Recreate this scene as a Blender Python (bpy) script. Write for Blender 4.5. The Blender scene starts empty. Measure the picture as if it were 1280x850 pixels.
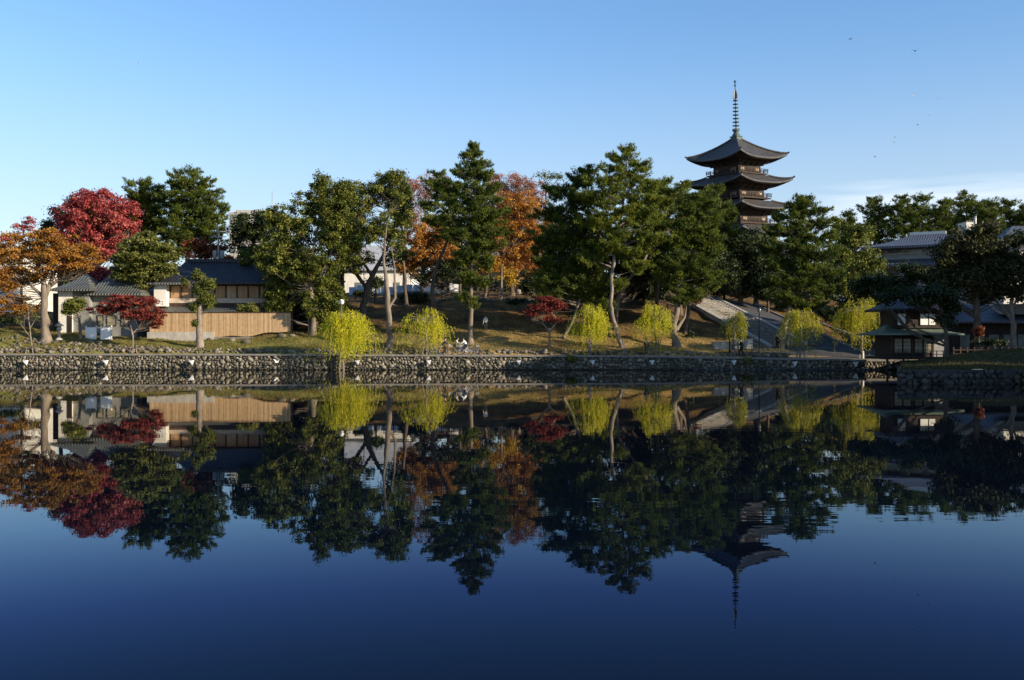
import bpy, math, random
import numpy as np
from mathutils import Vector, Matrix
R = math.radians
random.seed(7); rng = np.random.default_rng(7)
scene = bpy.context.scene
COL = scene.collection

# ------------------------------------------------------------------ camera
CAM_Z = 2.88; F = 1300.0
cam_d = bpy.data.cameras.new("camera"); cam = bpy.data.objects.new("camera", cam_d); COL.objects.link(cam)
cam.location = (0, 0, CAM_Z); cam.rotation_euler = (R(90), 0, 0)
cam_d.sensor_width = 36; cam_d.lens = 36*F/1280; cam_d.clip_start = 0.1; cam_d.clip_end = 6000
scene.camera = cam
# ------------------------------------------------------------------ light
SUN_EL, SUN_AZ = 17.0, 118.0
w = bpy.data.worlds.new("World"); scene.world = w; w.use_nodes = True
nt = w.node_tree; bg = nt.nodes["Background"]
sky = nt.nodes.new("ShaderNodeTexSky"); sky.sky_type = 'NISHITA'; sky.sun_disc = False
sky.sun_elevation = R(SUN_EL); sky.sun_rotation = R(SUN_AZ)
sky.altitude = 100; sky.air_density = 1.0; sky.dust_density = 0.35; sky.ozone_density = 2.6
# thin cloud band low over the horizon on the right
geo = nt.nodes.new("ShaderNodeTexCoord"); mp = nt.nodes.new("ShaderNodeMapping"); mp.inputs['Scale'].default_value = (1.5, 1.5, 20)
cn = nt.nodes.new("ShaderNodeTexNoise"); cn.inputs['Scale'].default_value = 1.7; cn.inputs['Detail'].default_value = 6; cn.inputs['Roughness'].default_value = .55
nt.links.new(geo.outputs['Generated'], mp.inputs[0]); nt.links.new(mp.outputs[0], cn.inputs[0])
sep = nt.nodes.new("ShaderNodeSeparateXYZ"); nt.links.new(geo.outputs['Generated'], sep.inputs[0])
def wm(op, a, b=None, c=None, clamp=False, tree=None):
    t = tree or nt
    n = t.nodes.new("ShaderNodeMath"); n.operation = op; n.use_clamp = clamp
    for i, v in enumerate((a, b, c)):
        if v is None: continue
        if isinstance(v, (int, float)): n.inputs[i].default_value = v
        else: t.links.new(v, n.inputs[i])
    return n.outputs[0]
def smooth(x, a, b, t=None):
    t = t or nt
    n = t.nodes.new("ShaderNodeMapRange"); n.interpolation_type = 'SMOOTHSTEP'
    t.links.new(x, n.inputs[0]); n.inputs[1].default_value = a; n.inputs[2].default_value = b
    return n.outputs[0]
band = wm('MULTIPLY', smooth(sep.outputs[2], .08, .115), wm('SUBTRACT', 1.0, smooth(sep.outputs[2], .125, .16)))
right = smooth(sep.outputs[0], .12, .36)
cl = wm('MULTIPLY', wm('MULTIPLY', band, right), smooth(cn.outputs[0], .26, .56))
lowhaze = wm('MULTIPLY', wm('SUBTRACT', 1.0, smooth(sep.outputs[2], .0, .30)), .42)
cl2 = wm('MAXIMUM', wm('MULTIPLY', cl, .75), lowhaze)
mixc = nt.nodes.new("ShaderNodeMix"); mixc.data_type = 'RGBA'
tint = nt.nodes.new("ShaderNodeMix"); tint.data_type = 'RGBA'; nt.links.new(smooth(sep.outputs[2], .0, .30), tint.inputs[0])
tint.inputs[6].default_value = (.96, .95, 1.02, 1); tint.inputs[7].default_value = (1.20, 1.42, 1.62, 1)
skm = nt.nodes.new("ShaderNodeMix"); skm.data_type = 'RGBA'; skm.blend_type = 'MULTIPLY'; skm.inputs[0].default_value = 1
nt.links.new(sky.outputs[0], skm.inputs[6]); nt.links.new(tint.outputs[2], skm.inputs[7])
nt.links.new(cl2, mixc.inputs[0]); nt.links.new(skm.outputs[2], mixc.inputs[6]); mixc.inputs[7].default_value = (7.2, 8.0, 9.0, 1)
nt.links.new(mixc.outputs[2], bg.inputs[0]); bg.inputs[1].default_value = 0.084
sd = bpy.data.lights.new("sun", 'SUN'); sun = bpy.data.objects.new("sun", sd); COL.objects.link(sun)
sd.energy = 5.0; sd.angle = R(0.5); sd.color = (1.0, 0.86, 0.66)
az = R(SUN_AZ); el = R(SUN_EL)
to_sun = Vector((math.sin(az)*math.cos(el), math.cos(az)*math.cos(el), math.sin(el)))
sun.rotation_euler = to_sun.to_track_quat('Z', 'Y').to_euler()
vs = scene.view_settings; vs.view_transform = 'Standard'; vs.look = 'None'; vs.gamma = 1; vs.exposure = 0.75; vs.use_curve_mapping = False
scene.cycles.max_bounces = 5; scene.cycles.diffuse_bounces = 2; scene.cycles.glossy_bounces = 3
scene.cycles.transmission_bounces = 3; scene.cycles.transparent_max_bounces = 4

# ------------------------------------------------------------------ helpers
def P(px, py, Y): return Vector(((px-640)*Y/F, Y, CAM_Z+(425-py)*Y/F))
def X_(px, Y): return (px-640)*Y/F
def Z_(py, Y): return CAM_Z+(425-py)*Y/F
def tag(o, label=None, cat=None, group=None, kind=None):
    if label: o['label'] = label
    if cat: o['category'] = cat
    if group: o['group'] = group
    if kind: o['kind'] = kind
    return o
def empty(name, loc, label, cat, group=None, rz=0):
    o = bpy.data.objects.new(name, None); COL.objects.link(o); o.location = loc; o.rotation_euler = (0, 0, rz)
    o.empty_display_size = .3
    return tag(o, label, cat, group)
def copy_tree(o, parent=None):
    c = o.copy(); COL.objects.link(c); c.parent = parent
    for ch in list(o.children): copy_tree(ch, c)
    return c
class MB:
    def __init__(s): s.v = []; s.f = []; s.sm = []
    def add(s, vs, fs, smooth=False):
        n = len(s.v); s.v += [tuple(v) for v in vs]; s.f += [tuple(i+n for i in f) for f in fs]; s.sm += [smooth]*len(fs)
    def box(s, c, d, rz=0, M=None):
        x, y, z = d[0]/2, d[1]/2, d[2]/2
        vs = [Vector((a*x, b*y, e*z)) for a in (-1, 1) for b in (-1, 1) for e in (-1, 1)]
        m = M or Matrix.Rotation(rz, 3, 'Z')
        vs = [m @ v + Vector(c) for v in vs]
        s.add(vs, [(0,1,3,2),(4,6,7,5),(0,4,5,1),(2,3,7,6),(0,2,6,4),(1,5,7,3)])
    def b2(s, x0, x1, y0, y1, z0, z1): s.box(((x0+x1)/2, (y0+y1)/2, (z0+z1)/2), (abs(x1-x0), abs(y1-y0), abs(z1-z0)))
    def tube(s, pts, rad, n=6, cap=True):
        pts = [Vector(p) for p in pts]
        if isinstance(rad, (int, float)): rad = [rad]*len(pts)
        base = len(s.v); ref = Vector((0.13, 0.97, 0.2)).normalized()
        for i, p in enumerate(pts):
            d = (pts[min(i+1, len(pts)-1)]-pts[max(i-1, 0)])
            if d.length < 1e-6: d = Vector((0, 0, 1))
            d.normalize(); a = d.cross(ref)
            if a.length < .05: a = d.cross(Vector((1, 0, 0)))
            a.normalize(); b = d.cross(a)
            for k in range(n):
                t = 2*math.pi*k/n; s.v.append(tuple(p+(a*math.cos(t)+b*math.sin(t))*rad[i]))
        for i in range(len(pts)-1):
            for k in range(n):
                k2 = (k+1) % n
                s.f.append((base+i*n+k, base+i*n+k2, base+(i+1)*n+k2, base+(i+1)*n+k)); s.sm.append(True)
        if cap:
            s.f.append(tuple(base+k for k in range(n))); s.sm.append(False)
            s.f.append(tuple(base+(len(pts)-1)*n+k for k in reversed(range(n)))); s.sm.append(False)
    def lathe(s, c, prof, n=14):
        base = len(s.v); c = Vector(c)
        for r, z in prof:
            for k in range(n):
                t = 2*math.pi*k/n; s.v.append((c.x+r*math.cos(t), c.y+r*math.sin(t), c.z+z))
        for i in range(len(prof)-1):
            for k in range(n):
                k2 = (k+1) % n; s.f.append((base+i*n+k, base+i*n+k2, base+(i+1)*n+k2, base+(i+1)*n+k)); s.sm.append(True)
        s.f.append(tuple(base+k for k in reversed(range(n)))); s.sm.append(False)
        s.f.append(tuple(base+(len(prof)-1)*n+k for k in range(n))); s.sm.append(False)
    def torus(s, c, r, rr, axis='Y', n=22, m=6):
        base = len(s.v); c = Vector(c)
        for i in range(n):
            t = 2*math.pi*i/n
            for j in range(m):
                u = 2*math.pi*j/m; q = r+rr*math.cos(u); h = rr*math.sin(u)
                v = Vector((q*math.cos(t), h, q*math.sin(t))) if axis == 'Y' else Vector((q*math.cos(t), q*math.sin(t), h))
                s.v.append(tuple(c+v))
        for i in range(n):
            for j in range(m):
                s.f.append((base+i*m+j, base+((i+1)%n)*m+j, base+((i+1)%n)*m+(j+1)%m, base+i*m+(j+1)%m)); s.sm.append(True)
    def build(s, name, mat, parent=None, loc=None):
        me = bpy.data.meshes.new(name); me.from_pydata(s.v, [], s.f); me.update()
        me.polygons.foreach_set('use_smooth', s.sm)
        if mat: me.materials.append(mat)
        o = bpy.data.objects.new(name, me); COL.objects.link(o)
        if parent: o.parent = parent
        if loc is not None: o.location = loc
        return o
def npmesh(name, V, Fq, mat, parent=None, tint=None, smooth=False, loc=None):
    me = bpy.data.meshes.new(name)
    k = Fq.shape[1]; me.vertices.add(len(V)); me.vertices.foreach_set('co', V.astype(np.float32).ravel())
    me.loops.add(Fq.size); me.loops.foreach_set('vertex_index', Fq.astype(np.int32).ravel())
    me.polygons.add(len(Fq)); me.polygons.foreach_set('loop_start', np.arange(0, Fq.size, k, dtype=np.int32))
    if tint is not None:
        a = me.attributes.new('tint', 'FLOAT', 'FACE'); a.data.foreach_set('value', tint.astype(np.float32))
    me.update(calc_edges=True); me.validate()
    if smooth: me.polygons.foreach_set('use_smooth', [True]*len(Fq))
    me.materials.append(mat)
    o = bpy.data.objects.new(name, me); COL.objects.link(o)
    if parent: o.parent = parent
    if loc is not None: o.location = loc
    return o

# ------------------------------------------------------------------ materials
def newmat(name):
    m = bpy.data.materials.new(name); m.use_nodes = True; t = m.node_tree
    return m, t, t.nodes['Principled BSDF']
def c4(c): return (c[0], c[1], c[2], 1)
def ramp(t, fac, stops):
    r = t.nodes.new('ShaderNodeValToRGB'); t.links.new(fac, r.inputs[0])
    el = r.color_ramp.elements
    while len(el) < len(stops): el.new(.5)
    for e, (p, c) in zip(el, stops): e.position = p; e.color = c4(c)
    return r.outputs[0]
def noise(t, scale, detail=4, coord='Object', rough=.55, sc=None):
    tc = t.nodes.new('ShaderNodeTexCoord'); n = t.nodes.new('ShaderNodeTexNoise')
    n.inputs['Scale'].default_value = scale; n.inputs['Detail'].default_value = detail; n.inputs['Roughness'].default_value = rough
    if sc:
        mpn = t.nodes.new('ShaderNodeMapping'); mpn.inputs['Scale'].default_value = sc
        t.links.new(tc.outputs[coord], mpn.inputs[0]); t.links.new(mpn.outputs[0], n.inputs[0])
    else: t.links.new(tc.outputs[coord], n.inputs[0])
    return n.outputs[0]
def bump(t, p, h, strength=.5, dist=.05):
    b = t.nodes.new('ShaderNodeBump'); b.inputs['Strength'].default_value = strength; b.inputs['Distance'].default_value = dist
    t.links.new(h, b.inputs['Height']); t.links.new(b.outputs[0], p.inputs['Normal'])
def surf(name, a, b, scale=2.0, rough=.85, detail=5, bs=.3, bd=.03, sc=None, metal=0, spec=.3):
    m, t, p = newmat(name); n = noise(t, scale, detail, sc=sc)
    t.links.new(ramp(t, n, [(.3, a), (.7, b)]), p.inputs['Base Color']); p.inputs['Roughness'].default_value = rough
    p.inputs['Metallic'].default_value = metal; p.inputs['Specular IOR Level'].default_value = spec
    if bs: bump(t, p, n, bs, bd)
    return m
def leafmat(name, stops, trans=.25, rough=.6):
    m, t, p = newmat(name)
    at = t.nodes.new('ShaderNodeAttribute'); at.attribute_name = 'tint'
    col = ramp(t, at.outputs['Fac'], stops)
    t.links.new(col, p.inputs['Base Color']); p.inputs['Roughness'].default_value = rough; p.inputs['Specular IOR Level'].default_value = .25
    tr = t.nodes.new('ShaderNodeBsdfTranslucent'); t.links.new(col, tr.inputs[0])
    mx = t.nodes.new('ShaderNodeMixShader'); mx.inputs[0].default_value = trans
    t.links.new(p.outputs[0], mx.inputs[1]); t.links.new(tr.outputs[0], mx.inputs[2])
    t.links.new(mx.outputs[0], t.nodes['Material Output'].inputs[0])
    return m
def stonemat(name, stops, rough=.9, wet=False):
    m, t, p = newmat(name); at = t.nodes.new('ShaderNodeAttribute'); at.attribute_name = 'tint'
    n = noise(t, 5, 6)
    f = wm('ADD', wm('MULTIPLY', at.outputs['Fac'], .7), wm('MULTIPLY', n, .35, tree=t), tree=t) if False else None
    a = wm('MULTIPLY', at.outputs['Fac'], .7, tree=t); b = wm('MULTIPLY', n, .45, tree=t); f = wm('ADD', a, b, tree=t)
    rc_ = ramp(t, f, stops); tc = t.nodes.new('ShaderNodeTexCoord'); sz = t.nodes.new('ShaderNodeSeparateXYZ'); t.links.new(tc.outputs['Object'], sz.inputs[0])
    big = noise(t, .55, 5); moss = t.nodes.new('ShaderNodeMix'); moss.data_type = 'RGBA'
    t.links.new(wm('MULTIPLY', smooth(big, .52, .64, t), .75, tree=t), moss.inputs[0]); t.links.new(rc_, moss.inputs[6]); moss.inputs[7].default_value = (.045, .05, .018, 1)
    if wet:                                         # damp, algae-dark stones along the water line
        wt = t.nodes.new('ShaderNodeMix'); wt.data_type = 'RGBA'; zz = wm('SUBTRACT', wm('ADD', sz.outputs[2], 0.0, tree=t), wm('MULTIPLY', big, .35, tree=t), tree=t)
        t.links.new(wm('SUBTRACT', 1.0, smooth(zz, -.12, .08, t), tree=t), wt.inputs[0]); t.links.new(moss.outputs[2], wt.inputs[6]); wt.inputs[7].default_value = (.022, .022, .014, 1)
        t.links.new(wt.outputs[2], p.inputs['Base Color'])
    else: t.links.new(moss.outputs[2], p.inputs['Base Color'])
    p.inputs['Roughness'].default_value = rough
    bump(t, p, n, .5, .03)
    return m
M = {}
M['pine'] = leafmat('pine_needles', [(.0, (.018,.030,.007)), (.5, (.075,.105,.013)), (1, (.21,.23,.028))], .28)
M['pine_light'] = leafmat('pine_needles_fresh', [(.0, (.03,.042,.008)), (.5, (.12,.15,.016)), (1, (.28,.29,.032))], .32)
M['dark'] = leafmat('evergreen_leaves', [(.0, (.008,.015,.005)), (.5, (.020,.034,.008)), (1, (.065,.08,.016))], .15)
M['olive'] = leafmat('camphor_leaves', [(.0, (.022,.034,.008)), (.5, (.105,.125,.018)), (1, (.28,.27,.045))], .3)
M['browngreen'] = leafmat('brown_green_leaves', [(.0, (.010,.014,.005)), (.5, (.035,.038,.010)), (1, (.11,.095,.025))], .15)
M['dome'] = leafmat('olive_leaves', [(.0, (.05,.06,.015)), (.5, (.13,.14,.028)), (1, (.24,.22,.05))], .25)
M['red'] = leafmat('red_maple_leaves', [(.0, (.15,.02,.018)), (.45, (.36,.055,.055)), (.8, (.48,.13,.11)), (1, (.42,.22,.08))], .3)
M['darkred'] = leafmat('dark_red_leaves', [(.0, (.07,.010,.010)), (.5, (.19,.026,.022)), (.85, (.33,.08,.04)), (1, (.30,.16,.05))], .3)
M['brownred'] = leafmat('brown_red_leaves', [(.0, (.07,.018,.010)), (.5, (.17,.045,.02)), (1, (.26,.10,.03))], .3)
M['rust'] = leafmat('rust_leaves', [(.0, (.16,.05,.012)), (.5, (.38,.15,.028)), (1, (.50,.30,.045))], .35)
M['pinkrust'] = leafmat('faded_rust_leaves', [(.0, (.22,.07,.05)), (.5, (.34,.13,.08)), (1, (.42,.20,.10))], .3)
M['orange'] = leafmat('orange_leaves', [(.0, (.14,.055,.012)), (.5, (.33,.14,.02)), (1, (.46,.26,.04))], .3)
M['amber'] = leafmat('amber_leaves', [(.0, (.20,.10,.012)), (.5, (.42,.20,.02)), (1, (.38,.34,.04))], .3)
M['willow'] = leafmat('yellow_willow_leaves', [(.0, (.15,.19,.012)), (.35, (.40,.42,.018)), (.7, (.62,.55,.025)), (1, (.74,.60,.06))], .45)
M['willow_green'] = leafmat('green_willow_leaves', [(.0, (.14,.17,.012)), (.5, (.36,.35,.02)), (1, (.62,.50,.045))], .45)
M['bark'] = surf('bark_brown', (.05,.038,.028), (.15,.11,.08), 4, .95, 6, .8, .06, (1,1,.3))
M['bark_pale'] = surf('bark_pale', (.12,.095,.072), (.28,.23,.18), 3, .9, 6, .6, .05, (1,1,.4))
M['bark_mid'] = surf('bark_grey_brown', (.10,.08,.06), (.24,.19,.14), 3, .95, 6, .7, .05, (1,1,.3))
M['wood'] = surf('dark_wood', (.014,.010,.008), (.040,.026,.019), 3, .7, 5, .3, .02, (1,1,.2))
M['stain'] = surf('weathered_wood', (.032,.018,.012), (.08,.044,.027), 3, .7, 5, .3, .02, (1,1,.2))
M['plaster'] = surf('white_plaster', (.58,.54,.46), (.74,.70,.62), 1.2, .9, 4, .1, .01)
M['greywall'] = surf('grey_house_wall', (.16,.16,.145), (.28,.27,.24), 1.2, .9, 6, .1, .01)
M['cream'] = surf('cream_render', (.40,.30,.21), (.55,.44,.33), 1.5, .9, 6, .1, .01)
M['whitepaint'] = surf('white_paint', (.72,.72,.70), (.85,.85,.83), 2, .6, 3, 0)
M['concrete'] = surf('pale_concrete', (.30,.28,.24), (.44,.41,.36), 2, .9, 6, .3, .01)
M['coping'] = surf('coping_concrete', (.15,.135,.12), (.24,.22,.19), 3, .9, 6, .3, .01)
M['asphalt'] = surf('asphalt', (.045,.045,.046), (.075,.073,.07), 4, .9, 8, .3, .01)
M['black'] = surf('black_metal', (.012,.012,.013), (.03,.03,.03), 5, .5, 3, 0)
M['grey'] = surf('grey_metal', (.22,.22,.22), (.32,.32,.31), 5, .5, 3, 0)
M['copper'] = surf('green_copper', (.07,.10,.075), (.17,.21,.16), 2, .6, 6, .2, .01)
M['skin'] = surf('skin', (.45,.28,.20), (.55,.35,.26), 6, .6, 2, 0)
M['hair'] = surf('dark_hair', (.012,.010,.009), (.03,.022,.018), 20, .6, 2, 0)
M['glass'] = surf('window_glass', (.10,.11,.10), (.20,.20,.17), 1.5, .12, 2, 0, spec=.6)
M['shoji'] = surf('shoji_paper', (.22,.20,.13), (.34,.30,.21), .8, .6, 3, 0)
M['globe'] = surf('lamp_globe', (.7,.7,.68), (.8,.8,.78), 2, .3, 2, 0)
M['bronze'] = surf('aged_bronze', (.04,.06,.06), (.09,.12,.11), 3, .55, 4, 0)
def tilemat(name, a, b, axis=0, scale=1.0, rough=.55, gen=True):
    """round roof tiles running down the slope: a wave across the slope"""
    m, t, p = newmat(name); tc = t.nodes.new('ShaderNodeTexCoord')
    wv = t.nodes.new('ShaderNodeTexWave'); wv.bands_direction = 'XYZ'[axis]; wv.inputs['Scale'].default_value = scale
    wv.inputs['Distortion'].default_value = .0
    t.links.new(tc.outputs['Object'], wv.inputs[0])
    wz = t.nodes.new('ShaderNodeTexWave'); wz.bands_direction = 'Z'; wz.inputs['Scale'].default_value = .8; t.links.new(tc.outputs['Object'], wz.inputs[0])
    n = noise(t, .9, 7)
    f = wm('ADD', wm('MULTIPLY', n, .6, tree=t), wm('MULTIPLY', wv.outputs['Fac'], .4, tree=t), tree=t)
    t.links.new(ramp(t, f, [(.3, a), (.75, b)]), p.inputs['Base Color']); p.inputs['Roughness'].default_value = rough
    h = wm('ADD', wv.outputs['Fac'], wm('MULTIPLY', wz.outputs['Fac'], .3, tree=t), tree=t)
    bump(t, p, h, .8, .06)
    return m
M['tile'] = tilemat('grey_roof_tiles', (.05,.055,.048), (.14,.145,.125))
M['tile_dark'] = tilemat('blue_black_roof_tiles', (.012,.013,.018), (.036,.037,.045))
M['tile_blue'] = tilemat('blue_grey_roof_tiles', (.05,.054,.072), (.10,.108,.135))
M['tile_pagoda'] = tilemat('old_pagoda_tiles', (.028,.026,.025), (.085,.078,.072))
def plankmat():
    m, t, p = newmat('cedar_planks'); tc = t.nodes.new('ShaderNodeTexCoord')
    mpn = t.nodes.new('ShaderNodeMapping'); mpn.inputs['Scale'].default_value = (1, 1, .02); t.links.new(tc.outputs['Object'], mpn.inputs[0])
    v = t.nodes.new('ShaderNodeTexNoise'); v.inputs['Scale'].default_value = 4.5; v.inputs['Detail'].default_value = 2; t.links.new(mpn.outputs[0], v.inputs[0])
    g = noise(t, 2.5, 6)
    f = wm('ADD', wm('MULTIPLY', v.outputs[0], .7, tree=t), wm('MULTIPLY', g, .3, tree=t), tree=t)
    t.links.new(ramp(t, f, [(.32, (.24,.145,.07)), (.52, (.44,.29,.15)), (.7, (.58,.41,.23))]), p.inputs['Base Color']); p.inputs['Roughness'].default_value = .8
    return m
M['plank'] = plankmat()
M['stone'] = stonemat('wall_stones', [(.0, (.03,.025,.02)), (.3, (.075,.062,.044)), (.6, (.135,.112,.08)), (.85, (.21,.178,.13)), (1, (.33,.29,.23))])
M['wetstone'] = stonemat('embankment_stones', [(.0, (.03,.025,.02)), (.3, (.10,.085,.062)), (.6, (.165,.14,.10)), (.85, (.23,.20,.145)), (1, (.34,.30,.23))], wet=True)
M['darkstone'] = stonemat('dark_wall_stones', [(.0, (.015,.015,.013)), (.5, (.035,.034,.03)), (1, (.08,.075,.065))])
M['wallback'] = surf('wall_joints', (.045,.038,.028), (.09,.075,.055), 3, 1, 4, 0)
def groundmat():
    m, t, p = newmat('ground_grass'); tc = t.nodes.new('ShaderNodeTexCoord'); s = t.nodes.new('ShaderNodeSeparateXYZ'); t.links.new(tc.outputs['Object'], s.inputs[0])
    n1 = noise(t, .35, 8, rough=.65); n2 = noise(t, 2.6, 8, rough=.7)
    n = wm('ADD', wm('MULTIPLY', n1, .5, tree=t), wm('MULTIPLY', n2, .5, tree=t), tree=t)
    green = ramp(t, n, [(.36, (.08,.07,.02)), (.5, (.19,.175,.04)), (.64, (.31,.26,.075))])
    tan = ramp(t, n, [(.36, (.17,.10,.035)), (.5, (.34,.22,.075)), (.64, (.46,.33,.13))])
    leaf = ramp(t, n, [(.38, (.03,.019,.009)), (.5, (.09,.055,.02)), (.64, (.24,.14,.045))])  # leaf-litter brown, deepened to carry the shade of the upper slope
    mx = t.nodes.new('ShaderNodeMix'); mx.data_type = 'RGBA'
    fx = wm('ADD', s.outputs[0], wm('MULTIPLY', n1, 16, tree=t), tree=t)
    t.links.new(smooth(fx, -8, 6, t), mx.inputs[0]); t.links.new(green, mx.inputs[6]); t.links.new(tan, mx.inputs[7])
    m2 = t.nodes.new('ShaderNodeMix'); m2.data_type = 'RGBA'
    fy = wm('ADD', s.outputs[1], wm('MULTIPLY', n1, 14, tree=t), tree=t)
    t.links.new(smooth(fy, 112, 121, t), m2.inputs[0]); t.links.new(mx.outputs[2], m2.inputs[6]); t.links.new(leaf, m2.inputs[7])
    t.links.new(m2.outputs[2], p.inputs['Base Color']); p.inputs['Roughness'].default_value = 1; p.inputs['Specular IOR Level'].default_value = .1
    bump(t, p, n2, .9, .12)
    return m
M['ground'] = groundmat()
M['moundgrass'] = surf('mound_grass', (.032,.030,.008), (.075,.062,.020), 1.5, 1, 8, .9, .1)  # grass colour lowered to stand for the shade on the mound

# ------------------------------------------------------------------ terrain
CX = [-900, 0, 200, 380, 450, 600, 800, 900, 1000, 1100, 1300, 3000]
CY = [100.25, 103, 103.6, 107, 112, 120, 128, 145, 165, 210, 400, 2500]
HZ = [
 [1.53,1.53,1.52,1.50,1.45,1.42,1.35,1.22,1.08,.95,.95,.95],
 [1.53,1.53,1.52,1.50,1.45,1.42,1.35,1.22,1.10,1.0,1.0,1.0],
 [1.95,1.95,1.95,1.95,1.92,1.88,1.80,1.60,1.30,1.1,1.1,1.1],
 [3.6,3.5,2.6,2.75,2.7,2.7,2.6,2.2,1.75,1.5,1.3,1.3],
 [4.4,4.2,3.0,3.7,4.0,4.1,4.1,3.2,2.2,2.0,1.6,1.6],
 [4.8,4.6,3.8,5.2,6.0,6.2,6.2,5.2,3.3,2.6,2.2,2.2],
 [5,5,4.5,6.6,7.5,7.7,7.8,7.3,5.0,3.5,2.8,2.6],
 [6.5,6.5,6.5,7.8,8.8,8.9,9,9,7.8,6,4,3.5],
 [8,8,8,9,10.4,10.5,10.5,10.5,9.5,8,6,5],
 [9,9,9,10,11,11,11,11,11,10,8,7],
 [9,9,9,10,11,11,11,11,11,10,8,7],
 [9,9,9,10,11,11,11,11,11,10,8,7]]
HZ = np.array(HZ)
def H(x, y):
    px = 640+F*x/max(y, 1)
    px = min(max(px, CX[0]), CX[-1]); yy = min(max(y, CY[0]), CY[-1])
    i = max(k for k in range(len(CX)) if CX[k] <= px); i = min(i, len(CX)-2)
    j = max(k for k in range(len(CY)) if CY[k] <= yy); j = min(j, len(CY)-2)
    u = (px-CX[i])/(CX[i+1]-CX[i]); v = (yy-CY[j])/(CY[j+1]-CY[j]); u = u*u*(3-2*u)
    z = (HZ[j][i]*(1-u)+HZ[j][i+1]*u)*(1-v)+(HZ[j+1][i]*(1-u)+HZ[j+1][i+1]*u)*v
    if y > 103.8:
        k = min((y-103.8)/4, 1)
        z += k*(.10*math.sin(x*.9+y*.5)+.07*math.sin(x*1.9-y*1.3)+.12*math.sin(x*.33+y*.71))
    return z
ys = sorted(set([100.25, 101.5, 102.9, 103.05, 103.4, 103.6]+list(np.arange(104, 130, .7))+list(np.arange(130, 170, 2))+[175, 185, 200, 220, 260, 320, 420, 600, 900, 1500, 2500]))
xs_ = list(np.linspace(-900, 1400, 231))+[1500, 1700, 2000, 2400, 3000]
V = np.array([[(px-640)*y/F, y, H((px-640)*y/F, y)] for y in ys for px in xs_]); nx = len(xs_)
Fq = np.array([[j*nx+i, j*nx+i+1, (j+1)*nx+i+1, (j+1)*nx+i] for j in range(len(ys)-1) for i in range(nx-1)])
g = npmesh('ground', V, Fq, M['ground'], smooth=True); tag(g, kind='structure')
# gravel promenade on the bank
mb = MB(); pxs = list(range(-600, 1125, 15))
vv = []
for px in pxs:
    for y in (100.3, 102.95): vv.append((X_(px, y), y, H(X_(px, y), y)+.006))
mb.add(vv, [(2*i, 2*i+2, 2*i+3, 2*i+1) for i in range(len(pxs)-1)])
M['gravel'] = surf('gravel_path', (.20,.17,.13), (.32,.28,.22), 6, 1, 8, .3, .01)
tag(mb.build('path', M['gravel']), kind='structure')
# right (east) shore ground, near (south) shore ground
M['shore'] = surf('shore_grass', (.07,.075,.02), (.16,.15,.045), 1.2, 1, 6, .5, .05)
mb = MB(); n = 40
def LB(y): return 25.35+(y-68.3)*.385
def mound_z(x, y):
    a = min(max((x-LB(y))/8, 0), 1); a = a*a*(3-2*a); b = min(max((y-68.4)/13, 0), 1); b = b*b*(3-2*b)
    c = 1-min(max((y-82)/11, 0), 1)*.55
    return .93+1.15*a*b*c+.05*math.sin(x*1.3+y)*a
gx = list(np.linspace(25.6, 48, 46))+[52, 58, 66, 80, 100, 140]; gy = list(np.linspace(68.35, 100.3, 46))
vv = [(xx, y, mound_z(xx, y)) for y in gy for xx in [LB(y)+(x-25.6)*(140-LB(y))/(140-25.6) for x in gx]]
mb.add(vv, [(j*len(gx)+i, j*len(gx)+i+1, (j+1)*len(gx)+i+1, (j+1)*len(gx)+i) for j in range(len(gy)-1) for i in range(len(gx)-1)], True)
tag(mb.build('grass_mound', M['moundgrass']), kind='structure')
mb = MB(); mb.add([(46,-60,.93),(900,-60,.93),(900,68.35,.93),(46,68.35,.93)], [(0,1,2,3)]); mb.add([(900,68.35,.93),(140,68.35,.93),(140,100.3,.93),(900,100.3,.93)], [(3,2,1,0)])
mb.add([(-900,-300,1.2),(900,-300,1.2),(900,-60.01,1.2),(-900,-60.01,1.2)], [(0,1,2,3)])
mb.add([(-900,-60,1.2),(45.9,-60,1.2),(45.9,-2.2,1.2),(-900,-2.2,1.2)], [(0,1,2,3)])
tag(mb.build('shore', M['shore']), kind='structure')
# water
m, t, p = newmat('pond_water')
fr = t.nodes.new('ShaderNodeFresnel'); fr.inputs['IOR'].default_value = 1.20
gl = t.nodes.new('ShaderNodeBsdfGlossy'); gl.inputs['Roughness'].default_value = .0; gl.inputs['Color'].default_value = (.42, .50, .70, 1)
gr = ramp(t, fr.outputs[0], [(.11, (.20,.29,.44)), (.19, (.28,.38,.70)), (.31, (.60,.80,.98)), (.50, (.96,.94,.88))]); t.links.new(gr, gl.inputs['Color'])
p.inputs['Base Color'].default_value = (.002,.004,.009,1); p.inputs['Roughness'].default_value = 1; p.inputs['Specular IOR Level'].default_value = 0
mx = t.nodes.new('ShaderNodeMixShader'); t.links.new(fr.outputs[0], mx.inputs[0]); t.links.new(p.outputs[0], mx.inputs[1]); t.links.new(gl.outputs[0], mx.inputs[2])
t.links.new(mx.outputs[0], t.nodes['Material Output'].inputs[0])
tc = t.nodes.new('ShaderNodeTexCoord'); mpn = t.nodes.new('ShaderNodeMapping'); mpn.inputs['Scale'].default_value = (.55, 1.6, 1); t.links.new(tc.outputs['Object'], mpn.inputs[0])
wn = t.nodes.new('ShaderNodeTexNoise'); wn.inputs['Scale'].default_value = .8; wn.inputs['Detail'].default_value = 3; wn.inputs['Roughness'].default_value = .5; t.links.new(mpn.outputs[0], wn.inputs[0])
b = t.nodes.new('ShaderNodeBump'); b.inputs['Strength'].default_value = .07; b.inputs['Distance'].default_value = .018
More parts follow.
